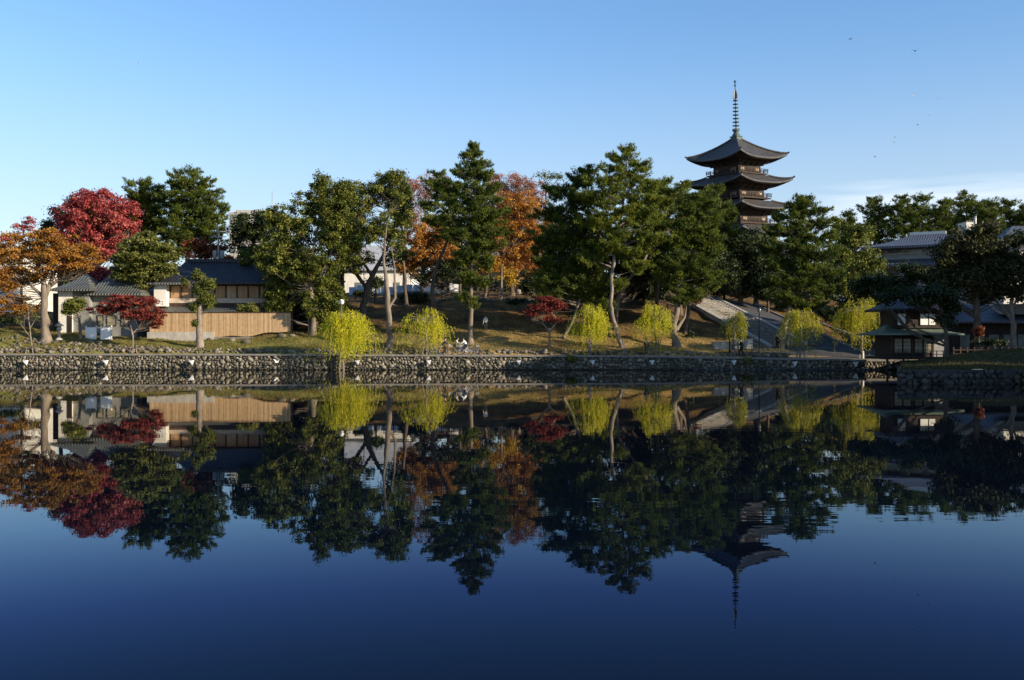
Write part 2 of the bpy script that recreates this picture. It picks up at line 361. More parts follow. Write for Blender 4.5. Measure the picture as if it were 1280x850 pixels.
t.links.new(wn.outputs[0], b.inputs['Height'])
pt = noise(t, .035, 3, sc=(1, 2.4, 1)); t.links.new(wm('ADD', .045, wm('MULTIPLY', smooth(pt, .48, .66, t), .10, tree=t), tree=t), b.inputs['Strength'])
t.links.new(b.outputs[0], gl.inputs['Normal'])
mb = MB(); mb.add([(-700,-2.5,0),(46.2,-2.5,0),(46.2,100.2,0),(-700,100.2,0)], [(0,1,2,3)])
tag(mb.build('water', m), kind='structure')

# ------------------------------------------------------------------ stone walls
ico_v = None
def ico():
    import bmesh
    bm = bmesh.new(); bmesh.ops.create_icosphere(bm, subdivisions=1, radius=1)
    v = np.array([x.co[:] for x in bm.verts]); f = np.array([[q.index for q in a.verts] for a in bm.faces]); bm.free(); return v, f
IV, IF = ico()
def stones(specs, name, mat, parent=None, rough=.18, loc=None, cut=None):
    """specs: (x,y,z, rx,ry,rz, rot) -> one mesh of rough stones"""
    Vs, Fs, T = [], [], []; off = 0
    for (x, y, z, rx, ry, rz, a) in specs:
        v = IV.copy()
        d = rng.normal(size=(6, 3)); d /= np.linalg.norm(d, axis=1)[:, None]
        for q in d:                                       # chop facets off for an angular stone
            h = v @ q; lim = rng.uniform(.5, .8); v -= np.outer(np.maximum(h-lim, 0), q)
        v += rng.normal(size=v.shape)*rough*.12
        v *= (rx, ry, rz); ca, sa = math.cos(a), math.sin(a)
        xx = v[:, 0]*ca-v[:, 2]*sa; zz = v[:, 0]*sa+v[:, 2]*ca; v[:, 0] = xx; v[:, 2] = zz
        Vs.append(v+(x, y, z)); Fs.append(IF+off); off += len(v); T.append(np.full(len(IF), rng.random()))
    return npmesh(name, np.vstack(Vs), np.vstack(Fs), mat, parent, np.concatenate(T), loc=loc)
def bankz(px): return H(X_(px, 100.3), 100.3)
def wall_specs(x0, x1, y, ztop, r=.145, z0=-.12):
    out = []; x = x0
    row = 0; z = z0
    while z < 1.7:
        x = x0+rng.random()*.3
        while x < x1:
            rr = r*rng.choice([.6, .8, 1, 1.2, 1.7], p=[.2, .25, .25, .2, .1])
            zz = z+rng.normal()*.05
            if zz < ztop(x)-.16: out.append((x, y+rng.normal()*.03, zz, rr*rng.uniform(1.0, 1.5), rr*.8, rr*rng.uniform(.8, 1.15), rng.normal()*.7))
            x += rr*1.9
        z += r*1.55; row += 1
    return out
emb = empty('stone_embankment', (0, 100, 0), 'long low cobblestone wall holding up the far bank along the water', 'stone wall')
X0, X1 = X_(-300, 100), X_(1142, 100)
ztopf = lambda x: H(x, 100.3)
stones(wall_specs(X0, X1, 0.02, ztopf), 'stone_facing', M['wetstone'], emb)
mb = MB(); nseg = 60
for i in range(nseg):
    a = X0+(X1-X0)*i/nseg; b_ = X0+(X1-X0)*(i+1)/nseg; za = ztopf(a)-.1; zb = ztopf(b_)-.1
    mb.add([(a,.06,-1),(b_,.06,-1),(b_,.06,zb),(a,.06,za),(b_,.5,zb),(a,.5,za)], [(0,1,2,3),(3,2,4,5)])
mb.build('backing', M['wallback'], emb)
mb = MB()
for i in range(nseg):
    a = X0+(X1-X0)*i/nseg; b_ = X0+(X1-X0)*(i+1)/nseg; za = ztopf(a); zb = ztopf(b_)
    y0, y1 = -.14, .28
    vs8 = [(a,y0,za-.13),(b_-.02,y0,zb-.13),(b_-.02,y0,zb+.04),(a,y0,za+.04),(a,y1,za+.04),(b_-.02,y1,zb+.04),(a,y1,za-.13),(b_-.02,y1,zb-.13)]
    mb.add(vs8, [(0,1,2,3),(3,2,5,4),(0,3,4,6),(1,7,5,2),(0,6,7,1),(4,5,7,6)])
mb.build('coping', M['coping'], emb)
# low ledge at the foot of the right end of the embankment
led = []
for x in np.arange(X_(870, 99.3), X_(1100, 99.3), .5): led.append((x, 99.3+rng.normal()*.05, .02, .34, .3, .2, 0))
tag(stones(led, 'foundation_ledge', M['darkstone']), 'dark row of flat footing stones at the waterline below the right end of the bank', 'stone ledge')
# near right wall under the mound
nw = empty('stone_wall', (0, 68.2, 0), 'dark rough stone wall in shade under the grassy mound at right', 'stone wall')
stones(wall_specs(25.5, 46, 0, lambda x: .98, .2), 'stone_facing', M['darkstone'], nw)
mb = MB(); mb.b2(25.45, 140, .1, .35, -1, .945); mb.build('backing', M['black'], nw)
side = [(LB(68.2+y)+.1+rng.normal()*.03, y, z, .18, .2, .17, 0) for y in np.arange(.2, 32, .36) for z in (0, .28, .56, .8)]
stones(side, 'side_facing', M['darkstone'], nw)
mb = MB(); mb.add([(LB(68.3)+.1,.1,-1),(LB(100.2)+.1,32,-1),(LB(100.2)+.1,32,.945),(LB(68.3)+.1,.1,.945)], [(0,1,2,3)]); mb.build('side_backing', M['black'], nw)
# edging of rough stones behind the promenade
sp = []
for px in np.arange(-60, 985, 3.4):
    y = 103.25+rng.normal()*.12; x = X_(px, y); r = rng.uniform(.13, .27)
    sp.append((x, y, H(x, 102.9)+.1+rng.random()*.22, r*1.1, r, r, rng.normal()*.5))
    if rng.random() < .6: sp.append((x+.1, y+.2, H(x, 102.9)+.36+rng.random()*.12, r, r*.9, r*.8, rng.normal()*.5))
tag(stones(sp, 'stone_edging', M['stone']), 'low edging of piled fist-and-head sized rocks behind the bank path', 'rock edging')
# rockery on the left slope
sp = []
for i in range(330):
    px = rng.uniform(-30, 215); q = rng.random()**1.2; y = 103.4+q*3.4*(1-max(px-90, 0)/190); x = X_(px, y)
    r = rng.uniform(.08, .27); sp.append((x, y, H(x, y)+r*.15, r*1.2, r, r*.8, rng.normal()*.4))
tag(stones(sp, 'rockery', M['stone']), 'tumbled stone rockery on the slope at far left below the houses', 'rockery', kind='stuff')
for i, (px, y, r, lb) in enumerate([(288,107.6,.42,'rounded brown boulder on the lawn left of the plank fence middle'),(306,106.6,.5,'biggest grey boulder on the lawn in front of the plank fence'),
        (352,108.6,.45,'grey boulder at the right foot of the plank fence'),(365,108.9,.33,'small boulder just past the right end of the plank fence'),
        (262,108.2,.3,'small stone close right of the clipped pine foot')]):
    x = X_(px, y); o = stones([(0, 0, 0, r*1.4, r, r*.8, .1)], 'boulder', M['stone'], loc=(x, y, H(x, y)+r*.3)); tag(o, lb, 'boulder', 'boulders on the lawn')

# ------------------------------------------------------------------ foliage
def quads(C, N, S, asp=.6, shape='leaf'):
    """leaf cards: centres C, normals N, sizes S -> 4-gons (diamonds)"""
    n = len(C); U = np.cross(N, rng.normal(size=(n, 3))); U /= np.linalg.norm(U, axis=1)[:, None]+1e-9
    W = np.cross(N, U); s = S[:, None]
    a = C+U*s; b = C+W*s*asp+U*s*.1; c = C-U*s; d = C-W*s*asp+U*s*.1
    V = np.stack([a, b, c, d], 1).reshape(-1, 3); Fq = np.arange(4*n).reshape(n, 4)
    return V, Fq
def clump_leaves(centers, rad, nper, size, flat=1.0, clumptint=.5, asp=.6):
    Cs, Ns, Ss, T = [], [], [], []
    for c, r in zip(centers, rad):
        k = max(6, int(nper*rng.uniform(.7, 1.3)))
        d = rng.normal(size=(k, 3)); d /= np.linalg.norm(d, axis=1)[:, None]
        rr = rng.random((k, 1))**.45
        p = d*rr*r*(1, 1, flat)*(1+.25*rng.normal(size=(k, 1)))
        nrm = d*(.7, .7, 1.0)+(0, 0, .45)+rng.normal(size=(k, 3))*.55; nrm /= np.linalg.norm(nrm, axis=1)[:, None]
        Cs.append(c+p); Ns.append(nrm); Ss.append(size*rng.uniform(.6, 1.3, k))
        T.append(np.clip(rng.random()*clumptint+rng.random(k)*(1-clumptint), 0, 1))
    V, Fq = quads(np.vstack(Cs), np.vstack(Ns), np.concatenate(Ss), asp)
    return V, Fq, np.concatenate(T)
def pine_tufts(centers, rad, dirs, nper, ln=.3, flat=.3):
    Vs, T = [], []
    for c, r, dv in zip(centers, rad, dirs):
        k = max(5, int(nper*rng.uniform(.7, 1.3)))
        dn = np.array((dv[0]+rng.normal()*.25, dv[1]+rng.normal()*.25, 0)); dn /= np.linalg.norm(dn)+1e-6
        d2 = dn*.86+np.array((0, 0, .5*rng.uniform(.1, 1.5))); side_ = np.array((-dn[1], dn[0], 0))
        p = np.outer(rng.uniform(-1, 1.15, k)*r, d2)+np.outer(rng.normal(size=k)*.42*r, side_)+np.outer(rng.normal(size=k)*flat*.45*r, (0, 0, 1))
        q = c+p; m = 6; ct = rng.random()
        # tuft axis: up and outward
        ax = dv*.6+(0, 0, .95)+rng.normal(size=(k, 3))*.35
        ax = np.repeat(ax, m, 0)+rng.normal(size=(k*m, 3))*.75; ax /= np.linalg.norm(ax, axis=1)[:, None]
        o = np.repeat(q, m, 0); L = ln*rng.uniform(.6, 1.25, (k*m, 1))
        sd_ = np.cross(ax, rng.normal(size=(k*m, 3))); sd_ /= np.linalg.norm(sd_, axis=1)[:, None]
        wv = .058*(L/.3)
        tri = np.stack([o+sd_*wv*.5, o-sd_*wv*.5, o+ax*L+sd_*wv*.3, ], 1)
        Vs.append(tri.reshape(-1, 3)); T.append(np.clip(.45*ct+.55*np.repeat(rng.random(k), m), 0, 1))
    V = np.vstack(Vs); Fq = np.arange(len(V)).reshape(-1, 3); return V, Fq, np.concatenate(T)
def polyz(pts, z):
    for a, b in zip(pts[:-1], pts[1:]):
        if a[0].z <= z <= b[0].z and b[0].z > a[0].z:
            f = (z-a[0].z)/(b[0].z-a[0].z); return a[0].lerp(b[0], f), a[1]*(1-f)+b[1]*f
    return (pts[-1][0], pts[-1][1]) if z > pts[-1][0].z else (pts[0][0], pts[0][1])
TREES = []
def tree(name, label, Y, trunk, env, mat, style='broad', bark='bark', fill=1.6, rc=.8, leaf=.2, nper=60, cat='tree', group=None,
         limbs=.4, extra=(), flat=None, basez=None, ry=.85, seed=None, vis=None, shell=.5):
    """trunk: (px,py,r[,dY]) from the foot up; env: crown ellipsoids (px,py,rx,ry[,dY[,fill]]) in photo pixels at depth Y"""
    s = Y/F
    bx = X_(trunk[0][0], Y); bz = H(bx, Y) if basez is None else basez
    base = Vector((bx, Y, bz)); root = empty(name, base, label, cat, group)
    pts = []
    for i, q in enumerate(trunk):
        dy = q[3] if len(q) > 3 else 0
        v = P(q[0], q[1], Y)-base; v.y = dy
        if i == 0: v = Vector((0, 0, -.3))
        pts.append((v, q[2]))
    mb = MB(); pp = [p_ for p_, r_ in pts]; rr = [r_ for p_, r_ in pts]
    # flared foot, slightly crooked
    fine, fr_ = [], []
    for i in range(len(pp)-1):
        for k in range(4):
            f = k/4; v = pp[i].lerp(pp[i+1], f)
            if i+k > 0: v = v+Vector((rng.normal(), rng.normal(), 0))*rr[i]*.16
            fine.append(v); fr_.append((rr[i]*(1-f)+rr[i+1]*f)*(1+rng.normal()*.05))
    fine.append(pp[-1]); fr_.append(rr[-1]); fr_[0] *= 1.5; fr_[1] *= 1.12
    mb.tube(fine, fr_, 9)
    for ex in extra:                                   # further visible limbs: lists of (px,py,r[,dY])
        e = [(P(q[0], q[1], Y)-base)+Vector((0, q[3] if len(q) > 3 else 0, 0)) for q in ex]; mb.tube(e, [q[2] for q in ex], 7)
        pts2 = list(zip(e, [q[2] for q in ex]))
        TREES.append(None)
    if style == 'pine':
        rc *= .7; limbs *= .45; fill *= .55; nper = int(nper*.95)
        env = [(e[0], e[1], e[2], e[3]*1.55)+tuple(e[4:]) for e in env]
    allp = [pts]+[[(P(q[0], q[1], Y)-base+Vector((0, q[3] if len(q) > 3 else 0, 0)), q[2]) for q in ex] for ex in extra]
    cs, rs, ds = [], [], []
    fl = flat if flat is not None else {'pine': .4, 'broad': .75, 'maple': .4}[style]
    for e in env:
        cx, cy, rx, ry_ = e[:4]; dy = e[4] if len(e) > 4 else 0; fm = e[5] if len(e) > 5 else 1
        c = P(cx, cy, Y)-base; c.y = dy; ax, az_, ay = rx*s, ry_*s, max(rx*s*ry, .3)
        n_ = max(3, int(fill*(1.0 if style == 'pine' else 1.3)*fm*math.pi*ax*az_/(math.pi*rc*rc*max(fl, .4))))
        for _ in range(n_):
            d = rng.normal(size=3); d /= np.linalg.norm(d); q = rng.random()**shell
            pt = np.array(c)+d*q*np.array((max(ax-rc*.6, .2), max(ay-rc*.5, .2), max(az_-rc*fl*.6, .15)))
            cs.append(pt); rs.append(rc*rng.uniform(.6, 1.25))
            hv = np.array((d[0], d[1], 0.15)); ds.append(hv)
    for pt, r_, dv in zip(cs, rs, ds):
        if rng.random() > limbs: continue
        v = Vector(pt); best = None
        for pl in allp:
            hd = min((Vector((v.x-a[0].x, v.y-a[0].y, 0))).length for a in pl)
            zt = v.z-hd*(.25 if style == 'pine' else .8)-.1
            a, ra = polyz(pl, max(zt, pl[0][0].z+ (1.2 if pl is pts else 0)))
            dd = (a-v).length
            if best is None or dd < best[0]: best = (dd, a, ra)
        dd, a, ra = best
        if dd < .2: continue
        r0 = min(ra*.6, .018+.014*dd)
        mid = a.lerp(v, .5)+Vector((0, 0, (.06 if style == 'pine' else -.1)*dd))+Vector(rng.normal(size=3)*.07*dd)
        mb.tube([a, a.lerp(mid, .5)+Vector(rng.normal(size=3)*.03*dd), mid, v], [r0, r0*.8, r0*.55, r0*.2], 4, False)
        if limbs > .3 and style != 'pine':
            for _ in range(2):
                w_ = v+Vector(rng.normal(size=3)*r_*.6); mb.tube([mid, w_], [r0*.35, .008], 3, False)
    mb.build('trunk', M[bark], root)
    if style == 'pine': V, Fq, T = pine_tufts(cs, rs, ds, nper, leaf, fl)
    else: V, Fq, T = clump_leaves(cs, rs, nper, leaf, fl)
    npmesh('crown', V, Fq, M[mat], root, T)
    return root

def willow(label, Y, px, foot, cx, cy, rx, ry_, n_, mat='willow', stems=1, basez=None, lean=0, group='willows along the bank', bottom=1.0):
    n = int(n_*.62); s = Y/F; bx = X_(px, Y); bz = H(bx, max(Y, 100.3)) if basez is None else basez
    base = Vector((bx, Y, bz)); root = empty('willow_tree', base, label, 'willow', group)
    top = P(cx, cy-ry_*.25, Y)-base; top.y = 0
    mb = MB()
    for k in range(stems):
        o = (k-(stems-1)/2)*.45
        mb.tube([Vector((o, 0, -.3)), Vector((o*.6+lean*.3, .05*k, top.z*.4)), Vector((top.x*.7+o*.3, 0, top.z*.8)), top], [.085, .07, .06, .03], 7)
    A = np.array(top); C, Nn, S, T = [], [], [], []
    hub = Vector((top.x, 0, top.z))
    Vs = []; Ts = []; lobes = [(rng.uniform(0, 2*math.pi), rng.uniform(.1, 1.05), rng.uniform(.4, 1.12), rng.uniform(.35, 1.15)) for _ in range(13)]
    for k in range(n):
        lt, lq, lh, ll = lobes[int(13*rng.random()**1.6)]; th = lt+rng.normal()*.28/max(lq, .3); q = min(abs(lq+rng.normal()*.13), 1.18)
        if rng.random() < .16: th = rng.uniform(0, 6.283); q = rng.uniform(.7, 1.4)
        ex = math.cos(th)*q*rx*s; ey = math.sin(th)*q*rx*s*.9
        cxx = X_(cx, Y)-bx; czc = Z_(cy, Y)-bz
        hz = czc+ry_*s*(math.sqrt(max(1-q*q*.62, 0.06))*.98)*lh*rng.uniform(.86, 1.03)
        start = np.array((cxx+ex*.8, ey*.8, hz))
        ln = (hz-(czc-ry_*s*bottom*rng.uniform(.45, 1.1)))*(rng.uniform(.3, 1.12))*min(ll, 1.1)
        ln = max(ln, .4)
        if k % 5 == 0:
            mb.tube([hub*.95, hub.lerp(Vector(start), .6)+Vector((0, 0, .25)), Vector(start)], [.03, .018, .008], 4, False)
        nl = int(ln/.085)+3; ct = rng.random(); dirx = np.array((math.cos(th), math.sin(th), 0))
        f = np.linspace(0, 1, nl)[:, None]
        pts = start+dirx*(.35*rx*s*.5*np.sqrt(f))*q+np.array((0, 0, -1))*ln*f+np.array((0, 0, .16))*np.sin(f*2.2)*(f < .5)
        sway = rng.normal(size=3)*.12; pts = pts+f*sway+rng.normal(size=(nl, 3))*.045
        ax = np.array((0, 0, -1))+rng.normal(size=(nl, 3))*.38; ax /= np.linalg.norm(ax, axis=1)[:, None]
        sd_ = np.cross(ax, rng.normal(size=(nl, 3))); sd_ /= np.linalg.norm(sd_, axis=1)[:, None]
        L = rng.uniform(.10, .24, (nl, 1)); W = .027
        Vs.append(np.stack([pts, pts+ax*L*.5+sd_*W, pts+ax*L, pts+ax*L*.5-sd_*W], 1).reshape(-1, 3)); Ts.append(np.clip(.5*ct+.5*rng.random(nl), 0, 1))
    mb.build('trunk', M['bark_pale'], root)
    V = np.vstack(Vs); npmesh('crown', V, np.arange(len(V)).reshape(-1, 4), M[mat], root, np.concatenate(Ts))
    return root

# --- left group
tree('zelkova_tree', 'large orange-leaved tree with thick pale trunk and flared roots beside the left house', 105.5, [(57,410,.5),(56,392,.36),(56,372,.32),(54,350,.26),(48,330,.17),(38,305,.08)],
     [(62,320,58,30),(30,312,42,24),(95,320,40,28),(20,350,30,18,0,.5),(40,345,40,22,0,.4),(60,298,36,14),(18,372,26,14,1,.4)], 'orange', 'maple', 'bark_mid', 1.25, .75, .13, 90, limbs=.8,
     extra=[[(56,372,.26),(66,345,.2),(72,318,.14),(78,300,.06)],[(55,372,.2),(40,358,.14),(28,345,.07)],[(57,362,.2),(84,342,.12),(98,322,.05)],[(56,350,.18),(62,325,.12),(58,300,.05)]])
tree('maple_tree', 'tallest bright red maple with a broad domed crown behind the left houses', 130, [(120,400,.4),(120,340,.35),(122,280,.2)],
     [(120,275,55,38),(95,290,38,30),(150,278,34,32),(120,252,36,18),(135,310,40,22)], 'red', 'broad', 'bark_pale', 2.2, .85, .15, 130, limbs=.5, flat=.55)
tree('maple_tree', 'low scarlet maple showing above the green-grey house roof', 119, [(120,395,.2),(118,370,.15),(116,345,.1)],
     [(105,342,36,16),(135,345,30,14),(88,330,22,14)], 'red', 'maple', 'bark', 1.8, .7, .13, 100, limbs=.3)
tree('maple_tree', 'sparse pink-red treetop with bare twigs standing against the sky at far left', 124, [(28,400,.2),(26,330,.14),(30,285,.06)],
     [(32,282,18,12),(8,298,16,11),(-10,305,24,20),(22,296,20,8,0,.5)], 'red', 'maple', 'bark_pale', .9, .6, .12, 60, limbs=1)
tree('evergreen_tree', 'dark green treetop peeking out left of the tallest red maple', 136, [(75,400,.3),(76,330,.25),(78,270,.15)], [(76,268,20,18),(60,285,16,18),(92,252,14,12),(70,310,26,30)], 'dark', 'broad', 'bark', 2.2, .9, .16, 110)
tree('orange_tree', 'russet-orange tree cut by the left edge of the picture', 116, [(-18,400,.3),(-16,350,.25),(-12,310,.15)], [(-10,325,34,26),(5,350,24,18),(-15,385,30,22)], 'orange', 'maple', 'bark_pale', 1.5, .75, .13, 90, limbs=.5)
tree('domed_tree', 'rounded olive-green tree between the left house and the long dark-roofed house', 113.5, [(176,400,.3),(176,370,.26),(178,330,.16)],
     [(178,318,37,26),(158,330,26,24),(200,325,26,26),(178,300,26,12),(180,345,32,18)], 'dome', 'maple', 'bark', 2.4, .75, .14, 120, limbs=.3)
tree('pine_tree', 'left pine of the dark pair behind the olive tree, with a lower bushy top', 133, [(186,400,.3),(184,330,.25),(182,260,.12),(180,232,.06)],
     [(180,240,26,15),(172,258,26,14),(192,262,22,22),(184,290,28,22)], 'pine', 'pine', 'bark', 2.5, .9, .34, 46, limbs=.4)
tree('pine_tree', 'taller pine of the dark pair, wide layered top above the long dark roof', 131, [(232,400,.35),(234,320,.3),(238,260,.18),(240,222,.06)],
     [(240,226,32,12),(248,245,32,14),(222,250,30,16),(258,270,30,14),(230,280,38,18),(262,292,26,18),(230,305,34,16),(278,262,10,6)], 'pine', 'pine', 'bark', 2.6, .9, .34, 46, limbs=.4)
tree('maple_tree', 'brownish red maple just above the ridge of the long dark roof', 124, [(258,400,.2),(258,350,.15),(256,310,.08)], [(250,312,28,18),(272,316,24,18),(284,322,10,10)], 'brownred', 'broad', 'bark_mid', 2.2, .75, .14, 110)
tree('evergreen_tree', 'round dark evergreen right of the utility pole, before the pale hotel', 121, [(318,400,.35),(318,340,.3),(318,290,.2)],
     [(318,285,28,24),(330,275,20,14),(300,300,18,20),(322,318,30,18),(305,275,14,12)], 'dark', 'broad', 'bark', 2.4, .85, .15, 130)
tree('shrub', 'small rounded green tree just below the round dark evergreen', 118, [(310,400,.15),(310,350,.12),(310,325,.08)], [(310,322,18,13)], 'olive', 'broad', 'bark', 2.4, .6, .13, 120, cat='shrub')
tree('camphor_tree', 'big camphor right of the long house with a sunlit pale trunk and dark lower crown', 111, [(392,412,.32),(390,380,.25),(388,350,.2),(390,318,.15),(398,280,.1),(400,240,.05)],
     [(362,275,34,26),(398,255,34,32),(420,285,30,34),(405,228,18,14,0,.6),(430,245,24,22),(350,320,38,34),(392,330,36,30),(345,375,26,34,1.5,1.5),(408,380,28,36,1,1.5),(375,345,44,40,2),(430,300,26,40,1,.8)],
     'olive', 'broad', 'bark_mid', 2.6, .62, .12, 105, limbs=.18, extra=[[(389,360,.14),(400,345,.12),(412,320,.06)],[(392,318,.1),(380,295,.07),(366,262,.03)]])
tree('evergreen_tree', 'dark leafy evergreen filling in behind the big camphor beside the long house', 117, [(358,405,.3),(358,360,.25),(356,320,.15)], [(360,300,34,30),(355,350,36,40),(392,380,30,30),(345,390,20,20)], 'dark', 'broad', 'bark', 2.3, .9, .15, 120)
tree('camphor_tree', 'forked dark-limbed camphor in the centre left, its V of trunks against the white building', 119, [(452,392,.42),(458,365,.34),(465,345,.28),(478,322,.2),(492,290,.12),(498,245,.05)],
     [(482,235,30,22),(500,262,20,38,0,.8),(455,245,28,24),(468,285,38,26,0,.8),(430,290,28,28,0,.9),(492,222,22,12),(440,325,30,24,0,.8),(496,318,24,16,0,.6)], 'olive', 'broad', 'bark', 2.3, .62, .12, 90, limbs=.9,
     extra=[[(458,360,.24),(440,335,.2),(424,318,.14),(420,290,.07)],[(465,345,.2),(452,325,.13),(444,295,.06)]])
tree('pollarded_tree', 'pollarded slim tree on the lawn with a mottled pale trunk, by the yellow willow', 104.5, [(487,428,.34),(487,405,.27),(485,380,.26),(483,350,.2),(480,330,.14),(481,300,.1),(486,265,.05)],
     [(498,300,12,26,0,.5),(484,280,16,20,0,.6),(502,245,14,20,0,.6)], 'olive', 'broad', 'bark_mid', 1.2, .6, .12, 70, limbs=.7,
     extra=[[(486,385,.16),(494,372,.14),(493,335,.1),(488,300,.05)],[(483,375,.13),(481,355,.12),(482,338,.1)],[(486,380,.09),(496,382,.07)]])
# --- autumn trees on the plateau
tree('autumn_tree', 'orange-leaved tree left of the tall lone pine, above the white building', 140, [(528,385,.3),(528,350,.25),(530,310,.15)], [(522,315,26,24),(545,325,28,24),(528,295,26,18),(558,300,24,28),(505,330,16,18)], 'rust', 'broad', 'bark', 2.4, .75, .13, 90, limbs=.5)
tree('autumn_tree', 'thin pinkish bare-topped tree behind the left side of the tall lone pine', 160, [(530,385,.3),(530,320,.25),(532,250,.1)], [(528,245,26,28),(545,225,26,14),(515,270,18,20)], 'pinkrust', 'broad', 'bark_pale', 1.1, .8, .12, 50, limbs=1)
tree('autumn_tree', 'tall russet tree right of the tall lone pine', 143, [(640,385,.35),(640,340,.3),(642,280,.2),(645,235,.08)],
     [(650,262,34,30),(628,285,32,32),(662,300,24,34),(640,325,40,26),(668,340,16,26)], 'rust', 'broad', 'bark', 2.2, .75, .13, 85, limbs=.6)
tree('autumn_tree', 'faded pink-brown treetop rising over the russet tree right of the lone pine', 158, [(648,385,.3),(648,300,.25),(648,240,.1)], [(642,232,34,20),(662,240,26,22),(618,225,16,14)], 'pinkrust', 'broad', 'bark_pale', 1.9, .8, .12, 60, limbs=1)
tree('autumn_tree', 'amber and yellow-green low tree between the lone pine and the lamp pole', 138, [(606,385,.22),(608,355,.18),(612,330,.1)], [(612,335,32,20),(640,345,20,14),(590,350,22,14)], 'amber', 'broad', 'bark', 1.6, .8, .14, 80, limbs=.5)
tree('broadleaf_tree', 'wispy pale green treetop between the russet trees and the broad pine group', 150, [(682,385,.25),(682,300,.2),(682,230,.06)], [(684,222,22,13),(690,240,16,16)], 'olive', 'broad', 'bark', 1.0, .8, .13, 60, limbs=.8)
tree('broadleaf_tree', 'green tree in the gap under the orange leaves behind the lone pine', 136, [(575,385,.25),(575,360,.2),(575,335,.12)], [(560,335,26,18),(590,322,22,22),(530,350,14,10)], 'dark', 'broad', 'bark', 1.6, .8, .14, 90)
tree('autumn_tree', 'gold and orange tree low behind the lone pine, left of the pale pole', 147, [(560,385,.25),(560,350,.2),(562,320,.12)], [(548,290,30,30),(575,315,32,30),(520,330,22,18),(602,290,26,30)], 'amber', 'broad', 'bark', 2.2, .8, .13, 80, limbs=.4)
tree('autumn_tree', 'broad orange tree filling the gap left of the broad pine group', 149, [(668,385,.3),(668,340,.25),(666,290,.15)], [(662,280,38,40),(625,255,30,30),(672,330,28,32),(636,310,38,30),(690,290,18,30)], 'rust', 'broad', 'bark', 2.0, .85, .14, 80, limbs=.5)
tree('autumn_tree', 'pinkish bare-twigged tree behind the top of the camphors and pines', 165, [(505,385,.25),(506,300,.2),(508,240,.1)], [(510,262,22,30),(520,235,22,16),(500,295,18,24)], 'pinkrust', 'broad', 'bark_pale', 1.4, .85, .13, 60, limbs=1)
tree('camphor_tree', 'olive camphor crown joining the big camphor and the forked one', 122, [(430,395,.3),(428,350,.24),(425,300,.18),(425,250,.08)], [(425,245,26,20),(440,268,30,26),(415,280,28,28),(405,235,18,16,0,.6),(432,305,30,18)], 'olive', 'broad', 'bark', 1.9, .62, .12, 80, limbs=.6)
tree('camphor_tree', 'slender leafy tree with an olive crown behind the pollarded trunk', 124, [(508,395,.22),(506,350,.18),(503,300,.14),(500,245,.06)], [(500,240,20,22),(504,272,16,26),(492,300,18,20,0,.7),(488,225,18,10)], 'olive', 'broad', 'bark', 1.8, .62, .12, 75, limbs=.6)
tree('pine_tree', 'pine leaning toward the pagoda with sprays crossing its left eaves', 112, [(856,425,.24),(862,380,.2),(870,320,.16),(882,270,.1),(896,240,.04)], [(893,240,20,4),(878,250,26,6),(902,262,20,5),(915,272,18,4),(884,278,34,7),(905,290,24,6),(880,300,30,8)], 'pine', 'pine', 'bark', 2.6, .75, .3, 50, limbs=.5)
tree('evergreen_tree', 'dark leafy tree hiding the lowest pagoda roofs', 135, [(945,390,.3),(945,340,.25),(945,305,.2)], [(935,300,26,16),(958,305,22,18),(912,302,20,14),(940,325,40,22)], 'dark', 'broad', 'bark', 2.6, .85, .15, 120)
tree('pine_tree', 'pine at the back of the broad group filling between the two main crowns', 116, [(820,420,.24),(822,360,.2),(826,300,.14),(828,235,.05)], [(826,228,16,5),(812,240,26,6),(838,246,24,6),(820,260,34,8),(800,275,34,8),(835,285,34,9),(812,305,40,10),(795,325,34,10),(830,330,34,10)], 'pine', 'pine', 'bark', 2.4, .8, .3, 50, limbs=.4)
# --- the tall lone pine
tree('pine_tree', 'tall lone pine with a pointed layered crown in the centre of the lawn', 107, [(588,422,.26),(589,380,.2),(590,330,.17),(592,280,.13),(594,230,.09),(594,188,.03)],
     [(594,187,13,5),(590,196,17,5),(596,206,22,5),(586,217,28,6),(604,222,22,5),(575,232,36,7),(606,238,26,6),(590,250,42,7),(572,262,36,6),(606,264,34,6),(592,277,46,7),(610,290,32,6),(578,296,38,7),(604,308,34,6),(592,320,30,6),
      (578,328,24,5),(608,332,14,4),(582,345,16,4),(590,352,22,5),(602,356,10,4),(580,372,11,5),(590,382,12,6)], 'pine', 'pine', 'bark_mid', 2.6, .7, .3, 46, limbs=.7, ry=.9)
tree('pine_tree', 'leaning dark pine behind and left of the tall lone pine', 117, [(545,392,.26),(540,365,.22),(545,335,.2),(560,300,.16),(572,265,.1),(560,225,.05)],
     [(545,232,22,6),(560,245,26,7),(540,258,20,6),(552,275,26,8),(570,290,24,8),(545,218,12,4)], 'pine', 'pine', 'bark', 2.4, .8, .32, 46, limbs=.5)
